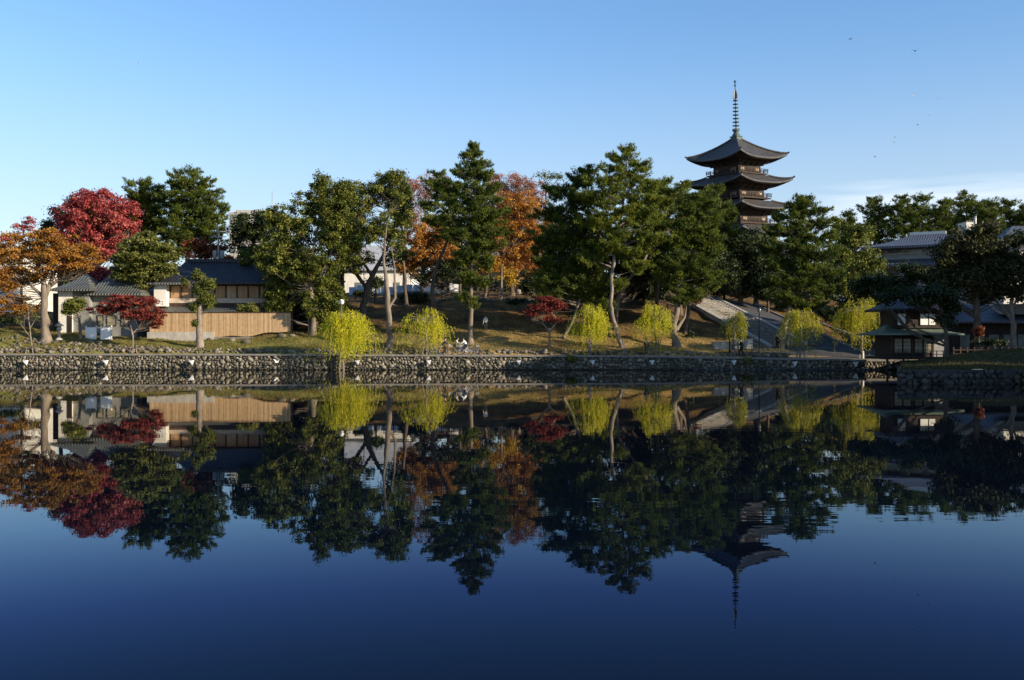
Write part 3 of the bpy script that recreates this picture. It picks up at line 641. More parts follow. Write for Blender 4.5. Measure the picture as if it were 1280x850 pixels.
# --- broad pine group
tree('pine_tree', 'dark bushy pine with a thin leaning trunk, left side of the broad pine group', 108, [(703,428,.18),(716,400,.15),(728,365,.13),(735,330,.12),(738,290,.1),(735,240,.05)],
     [(720,228,26,7),(735,215,20,6),(700,240,24,7),(722,252,40,9),(690,268,30,9),(728,278,44,10),(695,295,40,10),(730,305,44,10),(685,322,32,10),(720,332,44,12),(700,352,42,12),(735,360,34,12),(690,376,26,9),(748,385,22,10)],
     'pine', 'pine', 'bark_mid', 2.9, .8, .3, 50, limbs=.4)
tree('pine_tree', 'broadest pine with a pale curving trunk at the centre of the pine group', 105, [(779,431,.27),(768,405,.22),(763,380,.19),(765,345,.17),(769,315,.16),(775,280,.13),(782,235,.09),(784,190,.03)],
     [(784,187,13,5),(778,200,24,6),(800,208,20,5),(765,212,22,5),(792,222,36,7),(755,228,30,6),(815,232,24,5),(775,242,46,8),(738,248,26,6),(810,252,30,7),(768,264,48,8),(800,276,44,8),(750,282,38,8),(782,296,46,8),(812,300,34,7),(760,310,36,8),(790,318,34,7),(742,325,24,7),(800,335,22,6),(772,355,14,6,1)],
     'pine_light', 'pine', 'bark_pale', 2.4, .75, .3, 46, limbs=.5, extra=[[(768,318,.1),(758,305,.07),(748,292,.04)]])
tree('pine_tree', 'slanting pine whose bare trunk leans right out of the pine group', 111, [(769,405,.2),(772,372,.17),(785,352,.15),(805,325,.14),(822,292,.12),(834,262,.08),(850,232,.03)],
     [(852,232,16,4),(838,242,28,6),(862,250,20,5),(830,258,36,7),(868,266,24,6),(845,275,40,8),(815,285,32,7),(870,290,24,8),(842,302,36,9)], 'pine_light', 'pine', 'bark_pale', 2.4, .75, .3, 46, limbs=.5)
tree('evergreen_tree', 'dark evergreen mass behind the pine group, left of the pagoda', 119, [(745,400,.3),(745,350,.25),(745,300,.15)], [(715,300,50,40),(760,320,50,44),(700,345,34,34),(735,360,46,30),(800,340,34,28)], 'dark', 'broad', 'bark', 1.8, .95, .16, 110)
tree('pine_tree', 'dark pine with a gnarled twin trunk at the right end of the broad pine group', 106, [(846,432,.42),(842,410,.34),(846,390,.3),(850,340,.22),(858,300,.15),(866,255,.05)],
     [(872,246,24,6),(884,256,22,5),(862,262,30,7),(890,272,22,6),(870,284,38,9),(850,300,30,9),(885,305,30,10),(862,325,42,12),(840,345,30,10),(878,350,30,12),(855,368,32,10),(886,300,20,14)], 'pine', 'pine', 'bark_mid', 2.9, .8, .3, 52, limbs=.4,
     extra=[[(844,415,.2),(836,398,.14),(834,380,.1)],[(846,412,.2),(856,396,.12),(858,380,.07)]])
tree('evergreen_tree', 'shaded evergreen behind the gnarled twin-trunked pine, above the stairs', 121, [(850,400,.3),(852,360,.25),(855,330,.15)], [(850,335,44,34),(820,360,30,26),(880,330,34,34)], 'dark', 'broad', 'bark', 1.8, .95, .16, 110)
tree('broadleaf_tree', 'leafy dark tree standing right in front of the pagoda above the stair ramp', 130, [(925,395,.35),(925,360,.3),(925,320,.2)], [(905,315,34,28),(935,305,34,22),(955,325,34,34),(925,345,46,26),(890,345,24,24),(950,360,26,16)], 'dark', 'broad', 'bark', 2.3, .9, .16, 120)
tree('pine_tree', 'bushy layered pine right of the pagoda with a leaning brown trunk', 108, [(974,431,.3),(982,405,.24),(988,380,.2),(994,345,.18),(998,300,.12),(1000,255,.05)],
     [(1003,249,12,4),(997,256,22,5),(1015,264,24,5),(988,270,30,6),(1018,280,34,6),(985,288,36,7),(1022,298,36,7),(985,308,38,8),(1018,318,42,8),(984,330,34,8),(1022,340,40,8),(990,352,38,8),(1026,362,32,7),(984,372,28,7),(1012,380,26,6)],
     'pine', 'pine', 'bark_mid', 2.9, .75, .3, 50, limbs=.5)
tree('broadleaf_tree', 'olive-green bushy tree right of the layered pine, with a rounded top', 128, [(1070,400,.3),(1070,360,.25),(1070,310,.15)], [(1072,292,26,24),(1055,320,28,24),(1082,330,26,26),(1060,350,34,22),(1048,280,14,12)], 'olive', 'broad', 'bark', 2.2, .85, .15, 120)
tree('evergreen_tree', 'dark tree below the blue-grey roofed inn, behind the last willow', 112, [(1105,400,.3),(1105,370,.25),(1105,350,.15)], [(1100,358,30,22),(1125,365,28,24),(1080,362,22,22),(1140,342,22,20),(1165,350,24,20),(1065,385,24,16),(1110,388,24,10)], 'dark', 'broad', 'bark', 2.2, .85, .15, 120)
tree('broadleaf_tree', 'small olive tree in front of the lower wall of the inn', 116, [(1098,395,.2),(1098,365,.16),(1098,345,.1)], [(1098,345,14,12),(1108,355,12,10)], 'olive', 'broad', 'bark', 2, .7, .14, 110)
# --- background pine row on the right
for i, (px, top, rx, y, lb) in enumerate([(1092,248,22,185,'leftmost small pine of the far row on the right skyline'),(1062,268,20,190,'low pine top of the far row, closest to the bushy layered pine'),(1128,248,24,182,'second pine from the left in the far skyline row, above the inn roof'),
        (1152,246,24,190,'flat-topped far pine directly above the ridge of the inn'),(1180,252,22,180,'shorter far pine right of the inn ridge'),(1208,243,22,188,'highest far pine of the right skyline row'),
        (1236,250,22,178,'far pine just left of the small white building in the right skyline'),(1262,252,22,184,'far pine next to the right edge of the picture'),(1290,254,24,180,'far pine cut off by the right edge of the picture')]):
    tree('pine_tree', lb, y, [(px,350,.3),(px+2,300,.25),(px,top+8,.08)], [(px,top+3,rx*.55,5),(px-4,top+12,rx*.85,6),(px+5,top+21,rx,7),(px-2,top+32,rx*1.1,8),(px,top+45,rx*1.15,10)], 'pine', 'pine', 'bark', 2.4, 1.15, .42, 44, limbs=.2, group='far pines on the right skyline')
tree('broadleaf_tree', 'dull brown-green big tree with a dense round crown in the right foreground gloom', 104, [(1225,425,.4),(1222,400,.35),(1220,360,.25),(1218,320,.15)],
     [(1208,300,40,27),(1188,328,34,34),(1235,320,44,38),(1205,352,46,26),(1176,355,22,22),(1228,285,26,14),(1250,350,36,30)], 'browngreen', 'broad', 'bark', 2.4, .85, .14, 130, limbs=.3)
tree('broadleaf_tree', 'dark spreading tree at the right edge with a pale crooked trunk', 105, [(1268,432,.34),(1266,405,.28),(1262,385,.22),(1268,360,.14),(1275,335,.06)],
     [(1262,325,30,28),(1288,345,34,36),(1240,362,28,18),(1272,300,22,14),(1225,372,20,10),(1262,365,22,10)], 'dark', 'broad', 'bark_pale', 2.2, .8, .14, 120, limbs=.4, extra=[[(1266,400,.2),(1252,385,.12),(1242,372,.06)],[(1264,388,.14),(1272,372,.1),(1284,362,.05)]])
tree('evergreen_tree', 'black-green tree overhanging the two-storey teahouse roof', 91.2, [(1183,432,.2),(1182,405,.17),(1176,378,.12)], [(1165,368,34,15),(1135,366,26,14),(1188,382,20,18),(1182,400,14,12),(1112,372,18,10),(1150,378,30,8)], 'dark', 'broad', 'bark', 2.3, .75, .14, 120)
wc, wr = [], []
for i in range(3800):
    px = rng.uniform(40, 1420); y = rng.uniform(215, 250)
    if 400 < px < 560: continue
    tp = 318+10*math.sin(px*.021)+7*math.sin(px*.067) if px > 560 else 338+6*math.sin(px*.05)
    z = Z_(tp+rng.random()**1.3*85, y); wc.append(np.array((X_(px, y), y, z))); wr.append(rng.uniform(1.0, 1.9))
for i in range(2400):
    px = rng.uniform(540, 1400) if i % 4 else rng.uniform(60, 420); y = rng.uniform(168, 195)
    wc.append(np.array((X_(px, y), y, Z_(rng.uniform(345, 392), y)))); wr.append(rng.uniform(.9, 1.6))
V, Fq, T = clump_leaves(wc, wr, 40, .3, .75)
tag(npmesh('woodland', V, Fq, M['dark'], None, T), 'dense dark far-off woods on the plateau behind all the trees', 'woodland', kind='stuff')
gp = []
for i in range(42000):
    px = rng.uniform(-40, 985); y = 103.5+rng.random()**1.4*9; x = X_(px, y)
    if math.sin(x*.7)*math.sin(y*1.3)+rng.normal()*.5 < -.1: continue
    gp.append((x, y, H(x, y)))
gp = np.array(gp); k_ = len(gp); o3 = np.repeat(gp, 3, 0)+rng.normal(size=(k_*3, 3))*(.05, .05, 0)
ax = rng.normal(size=(k_*3, 3))*.5+(0, 0, 1); hh = rng.uniform(.05, .15, (k_*3, 1)); sd2 = np.cross(ax, rng.normal(size=ax.shape)); sd2 /= np.linalg.norm(sd2, axis=1)[:, None]
V = np.stack([o3+sd2*.02, o3-sd2*.02, o3+ax*hh], 1).reshape(-1, 3)
M['moundblades'] = leafmat('mound_blades', [(.0, (.02,.022,.006)), (.5, (.06,.055,.016)), (1, (.13,.105,.035))], .2)  # blade colours darkened too, so the mound's shade is in them
M['blades'] = leafmat('grass_blades', [(.0, (.06,.055,.015)), (.4, (.18,.16,.04)), (.7, (.34,.26,.09)), (1, (.48,.36,.15))], .3)
tag(npmesh('grass', V, np.arange(len(V)).reshape(-1, 3), M['blades'], None, np.clip(np.repeat(rng.random(k_), 3)*.6+.4*np.clip((V[::3, 0]+30)/60, 0, 1), 0, 1)), 'short green to straw-coloured grass on the lawn behind the rock edging', 'grass', kind='stuff')
mp_ = []
for i in range(16000):
    y = 68.5+rng.random()**1.5*16; x = LB(y)+.2+rng.random()**1.2*16; mp_.append((x, y, mound_z(x, y)))
mp_ = np.array(mp_); o3 = np.repeat(mp_, 3, 0)+rng.normal(size=(len(mp_)*3, 3))*(.05, .05, 0)
ax = rng.normal(size=o3.shape)*.5+(0, 0, 1); hh = rng.uniform(.05, .17, (len(o3), 1)); sd2 = np.cross(ax, rng.normal(size=ax.shape)); sd2 /= np.linalg.norm(sd2, axis=1)[:, None]
V = np.stack([o3+sd2*.015, o3-sd2*.015, o3+ax*hh], 1).reshape(-1, 3)
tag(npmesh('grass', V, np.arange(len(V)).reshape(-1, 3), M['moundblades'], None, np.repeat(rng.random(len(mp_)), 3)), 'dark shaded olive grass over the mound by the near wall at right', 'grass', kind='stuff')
lp = []
for cx_, cy_, rr_, nn, in [(X_(60,106),105.5,6,1500),(X_(166,103),103.6,3,700),(X_(687,104),105,3.5,700),(X_(560,112),114,14,3500),(X_(650,116),117,12,3500),(X_(780,110),109,9,2500)]:
    for _ in range(nn):
        a_, q_ = rng.uniform(0, 6.283), abs(rng.normal())*rr_*.6; x, y = cx_+q_*math.cos(a_), cy_+q_*.6*math.sin(a_)
        if y > 100.5: lp.append((x, y, (H(x, y) if y > 103 else H(x, 101))+.03))
lp = np.array(lp); nn_ = rng.normal(size=lp.shape)*.35+(0, 0, 1); nn_ /= np.linalg.norm(nn_, axis=1)[:, None]
V, Fq = quads(lp, nn_, rng.uniform(.03, .075, len(lp)))
tag(npmesh('fallen_leaves', V, Fq, M['rust'], None, rng.random(len(lp))), 'rust and brown fallen leaves scattered over grass and slope', 'fallen leaves', kind='stuff')
for px, cy, Y, rx, ry_, lb in [(700,362,124,34,22,'dark understory evergreen behind the little forked red maple'),(745,368,122,30,18,'dark understory evergreen behind the centre of the pine group'),(805,358,125,30,18,'dark understory evergreen between the slanting pine and the gnarled pine'),
        (665,352,133,20,20,'dark evergreen left of the pine group on the slope crest'),(905,352,131,26,20,'dark evergreen overhanging the top of the stairs'),(960,358,128,26,20,'dark evergreen over the top of the asphalt ramp'),(470,352,134,16,10,'dark shrubby tree hiding the foot of the white hall'),(418,352,128,18,26,'dark evergreen left of the forked camphor')]:
    tree('evergreen_tree', lb, Y, [(px,cy+ry_+8,.16),(px,cy,.12),(px,cy-ry_*.5,.06)], [(px,cy,rx,ry_),(px-rx*.3,cy+ry_*.3,rx*.6,ry_*.7)], 'dark', 'broad', 'bark', 2.2, .75, .14, 110, limbs=.2)
# --- lawn small trees
tree('clipped_pine', 'cloud-pruned small tree with a thick pale trunk in front of the plank fence', 104.6, [(250,434,.42),(250,420,.34),(249,400,.28),(250,375,.18),(250,350,.08)],
     [(248,344,9,11),(250,362,11,11),(233,352,6,6),(262,355,9,9),(258,376,13,11),(243,384,9,8),(245,404,6,6)], 'olive', 'broad', 'bark_pale', 3.6, .38, .09, 110, limbs=.5, cat='clipped tree')
tree('maple_tree', 'small dark red maple with thin pale stems on the bank before the left houses', 103.3, [(166,437,.09),(166,420,.08),(163,405,.06),(166,390,.04)],
     [(150,382,34,9),(172,378,34,9),(128,388,20,7),(186,392,24,11),(196,402,12,9),(170,394,30,9),(150,372,20,5)], 'darkred', 'maple', 'bark_pale', 1.9, .45, .09, 80, limbs=.7,
     extra=[[(164,414,.05),(152,402,.04),(140,394,.02)],[(165,418,.05),(178,404,.04),(186,396,.02)]])
tree('maple_tree', 'little red maple with a white forked trunk on the lawn under the pines', 104.5, [(687,434,.11),(687,415,.09),(687,410,.08)],
     [(676,384,26,8),(696,380,18,9),(664,392,16,6),(690,398,20,6),(680,374,16,6)], 'darkred', 'maple', 'bark_pale', 1.7, .5, .09, 80, limbs=.7,
     extra=[[(687,414,.07),(679,405,.06),(678,398,.04),(672,388,.02)],[(687,414,.07),(695,404,.06),(694,396,.04),(686,388,.02)]])
tree('young_tree', 'nearly bare young tree with a few green leaves at far left by the path', 103.2, [(41,440,.07),(39,425,.06),(36,400,.04),(34,378,.02)], [(36,388,14,14),(28,400,10,8),(46,395,8,8)], 'dome', 'broad', 'bark_pale', .5, .35, .08, 22, limbs=1,
     extra=[[(40,425,.04),(28,408,.03),(20,398,.01)],[(38,410,.03),(46,396,.02)]])
tree('shrub', 'rounded green bush with a bare stem in front of the white house wall', 107, [(101,412,.16),(99,395,.13),(94,385,.08)], [(93,382,16,11),(86,388,11,8),(100,378,9,8)], 'olive', 'broad', 'bark_mid', 3, .42, .09, 100, cat='shrub')
tree('shrub', 'small yellow-green bush poking over the plank fence', 111, [(308,400,.06),(308,392,.05),(308,386,.03)], [(300,386,8,6),(312,384,11,7),(318,388,6,5)], 'dome', 'broad', 'bark', 3, .35, .09, 90, cat='shrub')
tree('shrub', 'rounded green shrub at the foot of the big camphor trunk', 109, [(386,412,.08),(386,400,.06),(386,385,.04)], [(385,382,9,12),(388,392,7,8)], 'olive', 'broad', 'bark', 3, .4, .1, 90, cat='shrub')
for px, py, Y, rx, ry_, mt, lb in [(520,372,127,26,9,'dark','dark low bush spilling over the slope top left of the lone pine'),(432,395,116,16,16,'dark','dark bush on the slope beneath the forked camphor'),
        (648,378,126,22,6,'dark','flat dark bush along the slope top right of the lone pine'),(1240,428,96,26,5,'dark','low dark hedge behind the grassy mound'),(862,420,110,8,7,'dark','dark green bush right beside the gnarled pine foot'),
        (1224,415,93,9,9,'brownred','small reddish bush in the shade right of the teahouse'),(30,385,112,26,10,'orange','low orange-brown bush behind the thick zelkova trunk'),(15,400,112,24,6,'dark','clipped dark hedge at the far left edge'),
        (713,448,99.85,9,4,'dome','weedy green tuft growing out of the embankment stones'),(935,450,99.85,6,3,'dome','thin weed tuft in the embankment below the stairs'),(870,376,124,8,4,'brownred','reddish bush at the top left of the stone stairs'),
        (455,366,130,20,5,'dark','dark shrub clump on the slope edge under the white building'),(1060,400,114,20,14,'dark','shaded bush behind the two right-hand willows'),(1035,392,127,24,12,'dark','dark bush above the ramp kerb, behind the rounded green willow'),(1090,415,113,18,10,'dark','low shaded bush left of the teahouse'),(985,378,136,26,10,'dark','dark bush at the top right of the asphalt ramp')]:
    x = X_(px, Y); z = Z_(py+ry_, Y)
    tree('shrub', lb, Y, [(px,py+ry_,.05),(px,py+2,.04),(px,py-1,.03)], [(px,py,rx,ry_)], mt, 'broad', 'bark', 3, .45, .1, 80, cat='shrub', basez=min(z, H(x, Y)) if Y > 100 else z)
# --- willows
willow('biggest bright yellow willow rooted at the waterline, left of centre', 99.4, 427, 470, 432, 417, 36, 31, 1150, 'willow', 2, basez=-.2)
willow('yellow willow drooping over the path just left of the cyclists', 101.6, 533, 440, 532, 412, 30, 28, 480, 'willow')
willow('yellow-green willow in front of the broad pine group trunks', 101.8, 738, 440, 738, 411, 27, 32, 440, 'willow')
willow('ragged yellow willow beside the gnarled pine', 101.8, 820, 440, 818, 408, 24, 31, 330, 'willow')
willow('smallest green willow before the foot of the stone stairs', 102.2, 918, 440, 919, 407, 16, 22, 230, 'willow_green')
willow('rounded green willow in front of the leaning trunk right of the stairs', 102, 1000, 442, 1002, 412, 26, 29, 420, 'willow_green')
willow('rightmost tall yellow-green willow near the teahouse', 103, 1078, 440, 1077, 402, 32, 32, 520, 'willow_green')

# ------------------------------------------------------------------ buildings
def roof_surface(mb, x0, x1, y0, y1, z0, z1, hip=None, inset=None, th=.18, curve=.12, sag=True):
    """hipped roof over a rectangle; ridge along x. hip = horizontal distance of ridge end from the gable eave"""
    hip = (y1-y0)/2 if hip is None else hip; ym = (y0+y1)/2; n = 6
    rings = []
    for k in range(n+1):
        f = k/n; z = z0+(z1-z0)*(f-curve*math.sin(math.pi*f))
        rings.append([(x0+hip*f, y0+(ym-y0)*f, z), (x1-hip*f, y0+(ym-y0)*f, z), (x1-hip*f, y1-(y1-ym)*f, z), (x0+hip*f, y1-(y1-ym)*f, z)])
    vs = [v for r in rings for v in r]; fs = []
    for k in range(n):
        for i in range(4): fs.append((4*k+i, 4*k+(i+1)%4, 4*(k+1)+(i+1)%4, 4*(k+1)+i))
    b0 = len(vs); vs += [(a, b, c-th) for a, b, c in rings[0]]
    for i in range(4): fs.append((b0+i, b0+(i+1)%4, (i+1)%4, i))
    fs.append((b0+3, b0+2, b0+1, b0))
    mb.add(vs, fs)
# left house (white walls, green-grey tiled roofs)
Y = 111
hs = empty('white_house', (X_(118, Y), Y, H(X_(118, Y), Y)), 'house with white and grey walls and green-grey tiled roofs behind the dark red maple', 'house'); bz = hs.location.z; bx = hs.location.x
def lx(px, y=Y): return X_(px, y)-bx
def lz(py, y=Y): return Z_(py, y)-bz
mb = MB(); mb.b2(lx(73), lx(90), 0, 7, -1, lz(363)); mb.build('white_wall', M['plaster'], hs); mb = MB(); mb.b2(lx(90)+.01, lx(110), .3, 7, -1, lz(363)); mb.b2(lx(110)+.01, lx(166), 1.2, 7, -1, lz(368)); mb.build('wall', M['greywall'], hs)
mb = MB(); roof_surface(mb, lx(66), lx(118), -.9, 7.6, lz(362), lz(343)+.4, 2.2); mb.build('left_roof', M['tile'], hs)
mb = MB(); roof_surface(mb, lx(99), lx(176), .1, 8.4, lz(367), lz(343)+.9, 2.2); rf = mb.build('roof', M['tile'], hs)
mb = MB(); mb.b2(lx(118), lx(162), 4.1, 4.4, lz(343)+.85, lz(343)+1.15); mb.build('ridge', M['tile_dark'], rf)
mb = MB(); mb.b2(lx(61), lx(71.5), 1, 7, -1, lz(366)); mb.build('side_lean_to', M['wood'], hs)
mb = MB(); mb.b2(lx(84), lx(90), -.05, .02, 0, 2.0); mb.build('door', M['wood'], hs)
for a, b_ in ((116, 124), (128, 140), (146, 156)):
    mb = MB(); mb.b2(lx(a), lx(b_), 1.12, 1.22, .9, 2.1); f = mb.build('window', M['wood'], hs)
    mb = MB(); mb.b2(lx(a)+.1, lx(b_)-.1, 1.09, 1.118, 1.0, 2.0); mb.build('pane', M['shoji'], f)
# white panels / garden gate in front of that house
gt = empty('garden_gate', (X_(123, 107.5), 107.5, H(X_(123, 107.5), 107.5)), 'pale low garden gate panels behind the red maple stems', 'gate')
for a, b_ in ((107, 121), (126, 140)):
    x0, x1 = X_(a, 107.5)-gt.location.x, X_(b_, 107.5)-gt.location.x; mb = MB(); mb.b2(x0, x1, -.04, .04, .05, 1.25)
    mb.b2(x0, x0+.08, -.07, .07, 0, 1.5); mb.b2(x1-.08, x1, -.07, .07, 0, 1.5); mb.b2(x0, x1, -.055, .055, 1.25, 1.33); mb.build('panel', M['whitepaint'], gt)
# far left pale building
Yb = 150; fb = empty('pale_building', (X_(10, Yb), Yb, H(X_(10, Yb), Yb)), 'sunlit cream building partly hidden at the left edge', 'building')
mb = MB(); mb.box((0, 4, 3.6), (9, 8, 10.2), .3); mb.build('wall', M['plaster'], fb)
mb = MB(); mb.box((0, 4, 8.9), (9.8, 8.8, .45), .3); mb.build('roof', M['tile'], fb)
for k in range(3):
    mb = MB(); mb.box((-2.8+2.6*k+.2, -.2+.8*k, 5.6), (1.2, .12, 1.1), .3); mb.build('window', M['glass'], fb)
# long dark-roofed house
Y = 114; hs = empty('long_house', (X_(280, Y), Y, H(X_(280, Y), Y)), 'long Japanese house with blue-black roof and warm wooden shutters above the plank fence', 'house'); bz = hs.location.z; bx = hs.location.x
def lx(px, y=114): return X_(px, y)-bx
def lz(py, y=114): return Z_(py, y)-bz
mb = MB(); mb.b2(lx(208), lx(350), .9, 6, -1, lz(352)); mb.build('wall', M['stain'], hs)
mb = MB(); mb.b2(lx(194), lx(209), -.4, 5.5, lz(383), lz(353)); mb.build('white_bay', M['plaster'], hs)
mb = MB(); mb.b2(lx(209.2), lx(349), .55, .88, lz(378.5), lz(372.5)); mb.build('balcony_parapet', M['cream'], hs); mb = MB(); mb.b2(lx(209.2), lx(349), .6, .86, lz(384), lz(378.6)); mb.build('lower_wall', M['stain'], hs)
M['shutter'] = surf('warm_shutters', (.30,.17,.08), (.46,.29,.15), 3, .7, 5, .2, .02, (1,1,.1))
for k in range(10):
    a = 210+k*14; mb = MB(); mb.b2(lx(a+.7), lx(a+13.3), .78, .89, lz(372), lz(357)); f = mb.build('shutter', M['shutter'] if k % 3 != 2 else M['plank'], hs)
    mb = MB(); mb.b2(lx(a)-.07, lx(a)+.07, .68, .8, lz(383), lz(355)); mb.build('post', M['stain'], f)
mb = MB(); roof_surface(mb, lx(190), lx(362), -.6, 8.6, lz(353), lz(330)+.55, 2.4, th=.2); rf = mb.build('roof', M['tile_dark'], hs)
mb = MB(); mb.b2(lx(222), lx(331), 3.8, 4.2, lz(330)+.5, lz(330)+.85); mb.build('ridge', M['tile_dark'], rf)
mb = MB(); roof_surface(mb, lx(188), lx(232), -1.2, 5.5, lz(354.5)-.0, lz(344)+.1, 2, th=.15); mb.build('bay_roof', M['tile'], hs)
mb = MB()
mb.add([(lx(190),-3.0,lz(395)),(lx(352),-3.0,lz(395)),(lx(352),.7,lz(383)),(lx(190),.7,lz(383)),(lx(190),-3.0,lz(395)-.15),(lx(352),-3.0,lz(395)-.15),(lx(352),.7,lz(383)-.15),(lx(190),.7,lz(383)-.15)],
       [(0,1,2,3),(4,7,6,5),(0,4,5,1),(1,5,6,2),(0,3,7,4)]); mb.build('veranda_roof', M['tile'], hs)
mb = MB(); mb.b2(lx(196), lx(350), -2.2, .5, -1, lz(397)); mb.build('ground_floor', M['wood'], hs)
mb = MB(); mb.b2(lx(350.5), lx(364), -1.5, 3, -1, lz(378)); mb.build('annex', M['wood'], hs)
# plank fence
Y = 110.2; x0, x1 = X_(187, Y), X_(365, Y); fz = empty('plank_fence', (x0, Y, H(x0, Y)), 'tan vertical-plank fence on a low plinth below the long dark-roofed house', 'fence')
bz = fz.location.z; zt = Z_(391, Y)-bz
mb = MB(); n = int((x1-x0)/.17)
for i in range(n):
    xa = i*.17; z0 = H(x0+xa, Y)-bz+.25; mb.box((xa+.085, rng.normal()*.006, (z0+zt)/2), (.155, .03, zt-z0))
mb.build('planks', M['plank'], fz)
mb = MB(); mb.b2(-.05, x1-x0+.05, -.09, .12, zt, zt+.08); mb.build('cap', M['stain'], fz)
for i in range(12):
    mb = MB(); xa = i*(x1-x0)/11; mb.b2(xa-.06, xa+.06, .03, .14, -.3, zt+.18 if i % 2 == 0 else zt); mb.build('post', M['stain'], fz)
mb = MB(); mb.b2(-.2, X_(268, Y)-x0, -.2, .15, -.8, .75); mb.build('plinth', M['concrete'], fz)
mb = MB(); mb.b2(X_(268, Y)-x0+.01, x1-x0, -.12, .15, -.3, H(X_(310, Y), Y)-bz+.2); mb.build('footing', M['coping'], fz)
# utility pole with transformers, antennas
def pole(px, y0, y1, Y, r, name, label, cat, mat='grey'):
    x = X_(px, Y); z = H(x, Y); o = empty(name, (x, Y, z), label, cat); mb = MB(); mb.tube([(0,0,-.2),(0,0,Z_(y1, Y)-z)], [r, r*.7], 8); mb.build('pole', M[mat], o); return o, Z_(y1, Y)-z
o, h = pole(273, 0, 284, 119, .15, 'utility_pole', 'concrete utility pole carrying two transformers above the dark roof', 'utility pole', 'concrete')
zz = Z_(318, 119)-o.location.z
mb = MB(); mb.lathe((-.42,0,zz-.5), [(.2,0),(.24,.05),(.24,.85),(.18,.95)], 12); mb.build('transformer', M['grey'], o)
mb = MB(); mb.lathe((.42,0,zz-.5), [(.2,0),(.24,.05),(.24,.85),(.18,.95)], 12); mb.build('transformer', M['grey'], o)
for q in (.5, 1.1):
    mb = MB(); mb.b2(-.9, .9, -.05, .05, h-q-.05, h-q+.05); mb.build('crossarm', M['grey'], o)
o, h = pole(207, 0, 322, 115.5, .05, 'roof_antenna', 'thin roof antenna mast with crossbars at the left end of the dark roof', 'antenna', 'black')
for q, l in ((.15, .9), (.5, 1.3), (.9, .7)):
    mb = MB(); mb.b2(-l, l, -.025, .025, h-q, h-q+.05); mb.build('crossbar', M['black'], o)
# far pale hotel
Yf = 320; o = empty('hotel_block', (X_(318, Yf), Yf, H(X_(318, Yf), Yf)), 'pale flat-roofed building showing far behind the round dark evergreen', 'building'); bz = o.location.z
mb = MB(); mb.b2(X_(286, Yf)-X_(318, Yf), X_(352, Yf)-X_(318, Yf), 0, 15, -1, Z_(265, Yf)-bz); mb.b2(-6, 4, 1, 9, Z_(265, Yf)-bz, Z_(262, Yf)-bz); mb.build('wall', M['concrete'], o)
for r_ in range(4):
    for k in range(7):
        mb = MB(); x = X_(288+k*9, Yf)-X_(318, Yf); z = Z_(268+r_*14, Yf)-bz; mb.b2(x, x+1.6, -.08, .05, z-1.4, z); mb.build('window', M['glass'], o)
mb = MB(); mb.tube([(5,2,Z_(265, Yf)-bz),(5,2,Z_(238, Yf)-bz)], [.14,.06], 6); mb.build('mast', M['grey'], o)
# white warehouse-like hall behind the camphor
Yw = 185; o = empty('white_hall', (X_(480, Yw), Yw, H(X_(480, Yw), Yw)), 'white hall with a large light grey roof seen between the camphor trunks', 'building'); bz = o.location.z; bx = o.location.x
M['grey_roof'] = surf('light_grey_roof', (.28,.28,.29), (.40,.40,.41), .8, .5, 3, .1, .02)
mb = MB(); mb.b2(X_(416, Yw)-bx, X_(512, Yw)-bx, 0, 12, -1, Z_(337, Yw)-bz); mb.build('wall', M['plaster'], o)
mb = MB(); roof_surface(mb, X_(410, Yw)-bx, X_(517, Yw)-bx, -.8, 13, Z_(337, Yw)-bz, Z_(303, Yw)-bz, 3, curve=0); mb.build('roof', M['grey_roof'], o)
mb = MB(); mb.b2(X_(512, Yw)-bx+.1, X_(562, Yw)-bx, 1, 9, -1, Z_(346, Yw)-bz); mb.build('annex_wall', M['whitepaint'], o)
mb = MB(); mb.b2(X_(512, Yw)-bx+.1, X_(566, Yw)-bx, .4, 9.5, Z_(346, Yw)-bz, Z_(342, Yw)-bz); mb.build('annex_roof', M['tile_dark'], o)
for k in range(4):
    mb = MB(); x = X_(420+k*24, Yw)-bx; mb.b2(x, x+1.1, -.08, .03, 1.2, 2.6); mb.build('window', M['glass'], o)
# small hall further back between the trees
Yw = 240; o = empty('tiled_building', (X_(640, Yw), Yw, H(X_(640, Yw), Yw)), 'low dark temple building glimpsed behind the autumn trees', 'building'); bz = o.location.z; bx = o.location.x
mb = MB(); mb.b2(X_(560, Yw)-bx, X_(720, Yw)-bx, 0, 8, -1, Z_(352, Yw)-bz); mb.build('wall', M['stain'], o)
mb = MB(); roof_surface(mb, X_(552, Yw)-bx, X_(728, Yw)-bx, -1.2, 9.2, Z_(352, Yw)-bz, Z_(338, Yw)-bz, 4); mb.build('roof', M['tile_dark'], o)
# construction sheet fence on the plateau
Yh = 158; x0 = X_(436, Yh); o = empty('panel_fence', (x0, Yh, H(x0, Yh)), 'low white and pale blue panel fence across the plateau below the white hall', 'fence')
M['palegreen'] = surf('pale_green_paint', (.25,.42,.30), (.32,.5,.36), 2, .6, 2, 0); M['paleblue'] = surf('pale_blue_paint', (.36,.44,.52), (.44,.52,.60), 2, .6, 2, 0)
n = 14
for i in range(n):
    xa = X_(436+i*10, Yh)-x0; zg = H(X_(436+i*10, Yh), Yh)-o.location.z
    mb = MB(); mb.b2(xa+.03, xa+1.18, 0, .05, zg+.25, zg+1.3); pn = mb.build('panel', M['whitepaint'] if i > 8 or i == 3 else M['paleblue'], o)
    mb = MB(); mb.b2(xa+.03, xa+1.18, -.01, .06, zg+.02, zg+.24); mb.build('kickboard', M['palegreen'], pn)
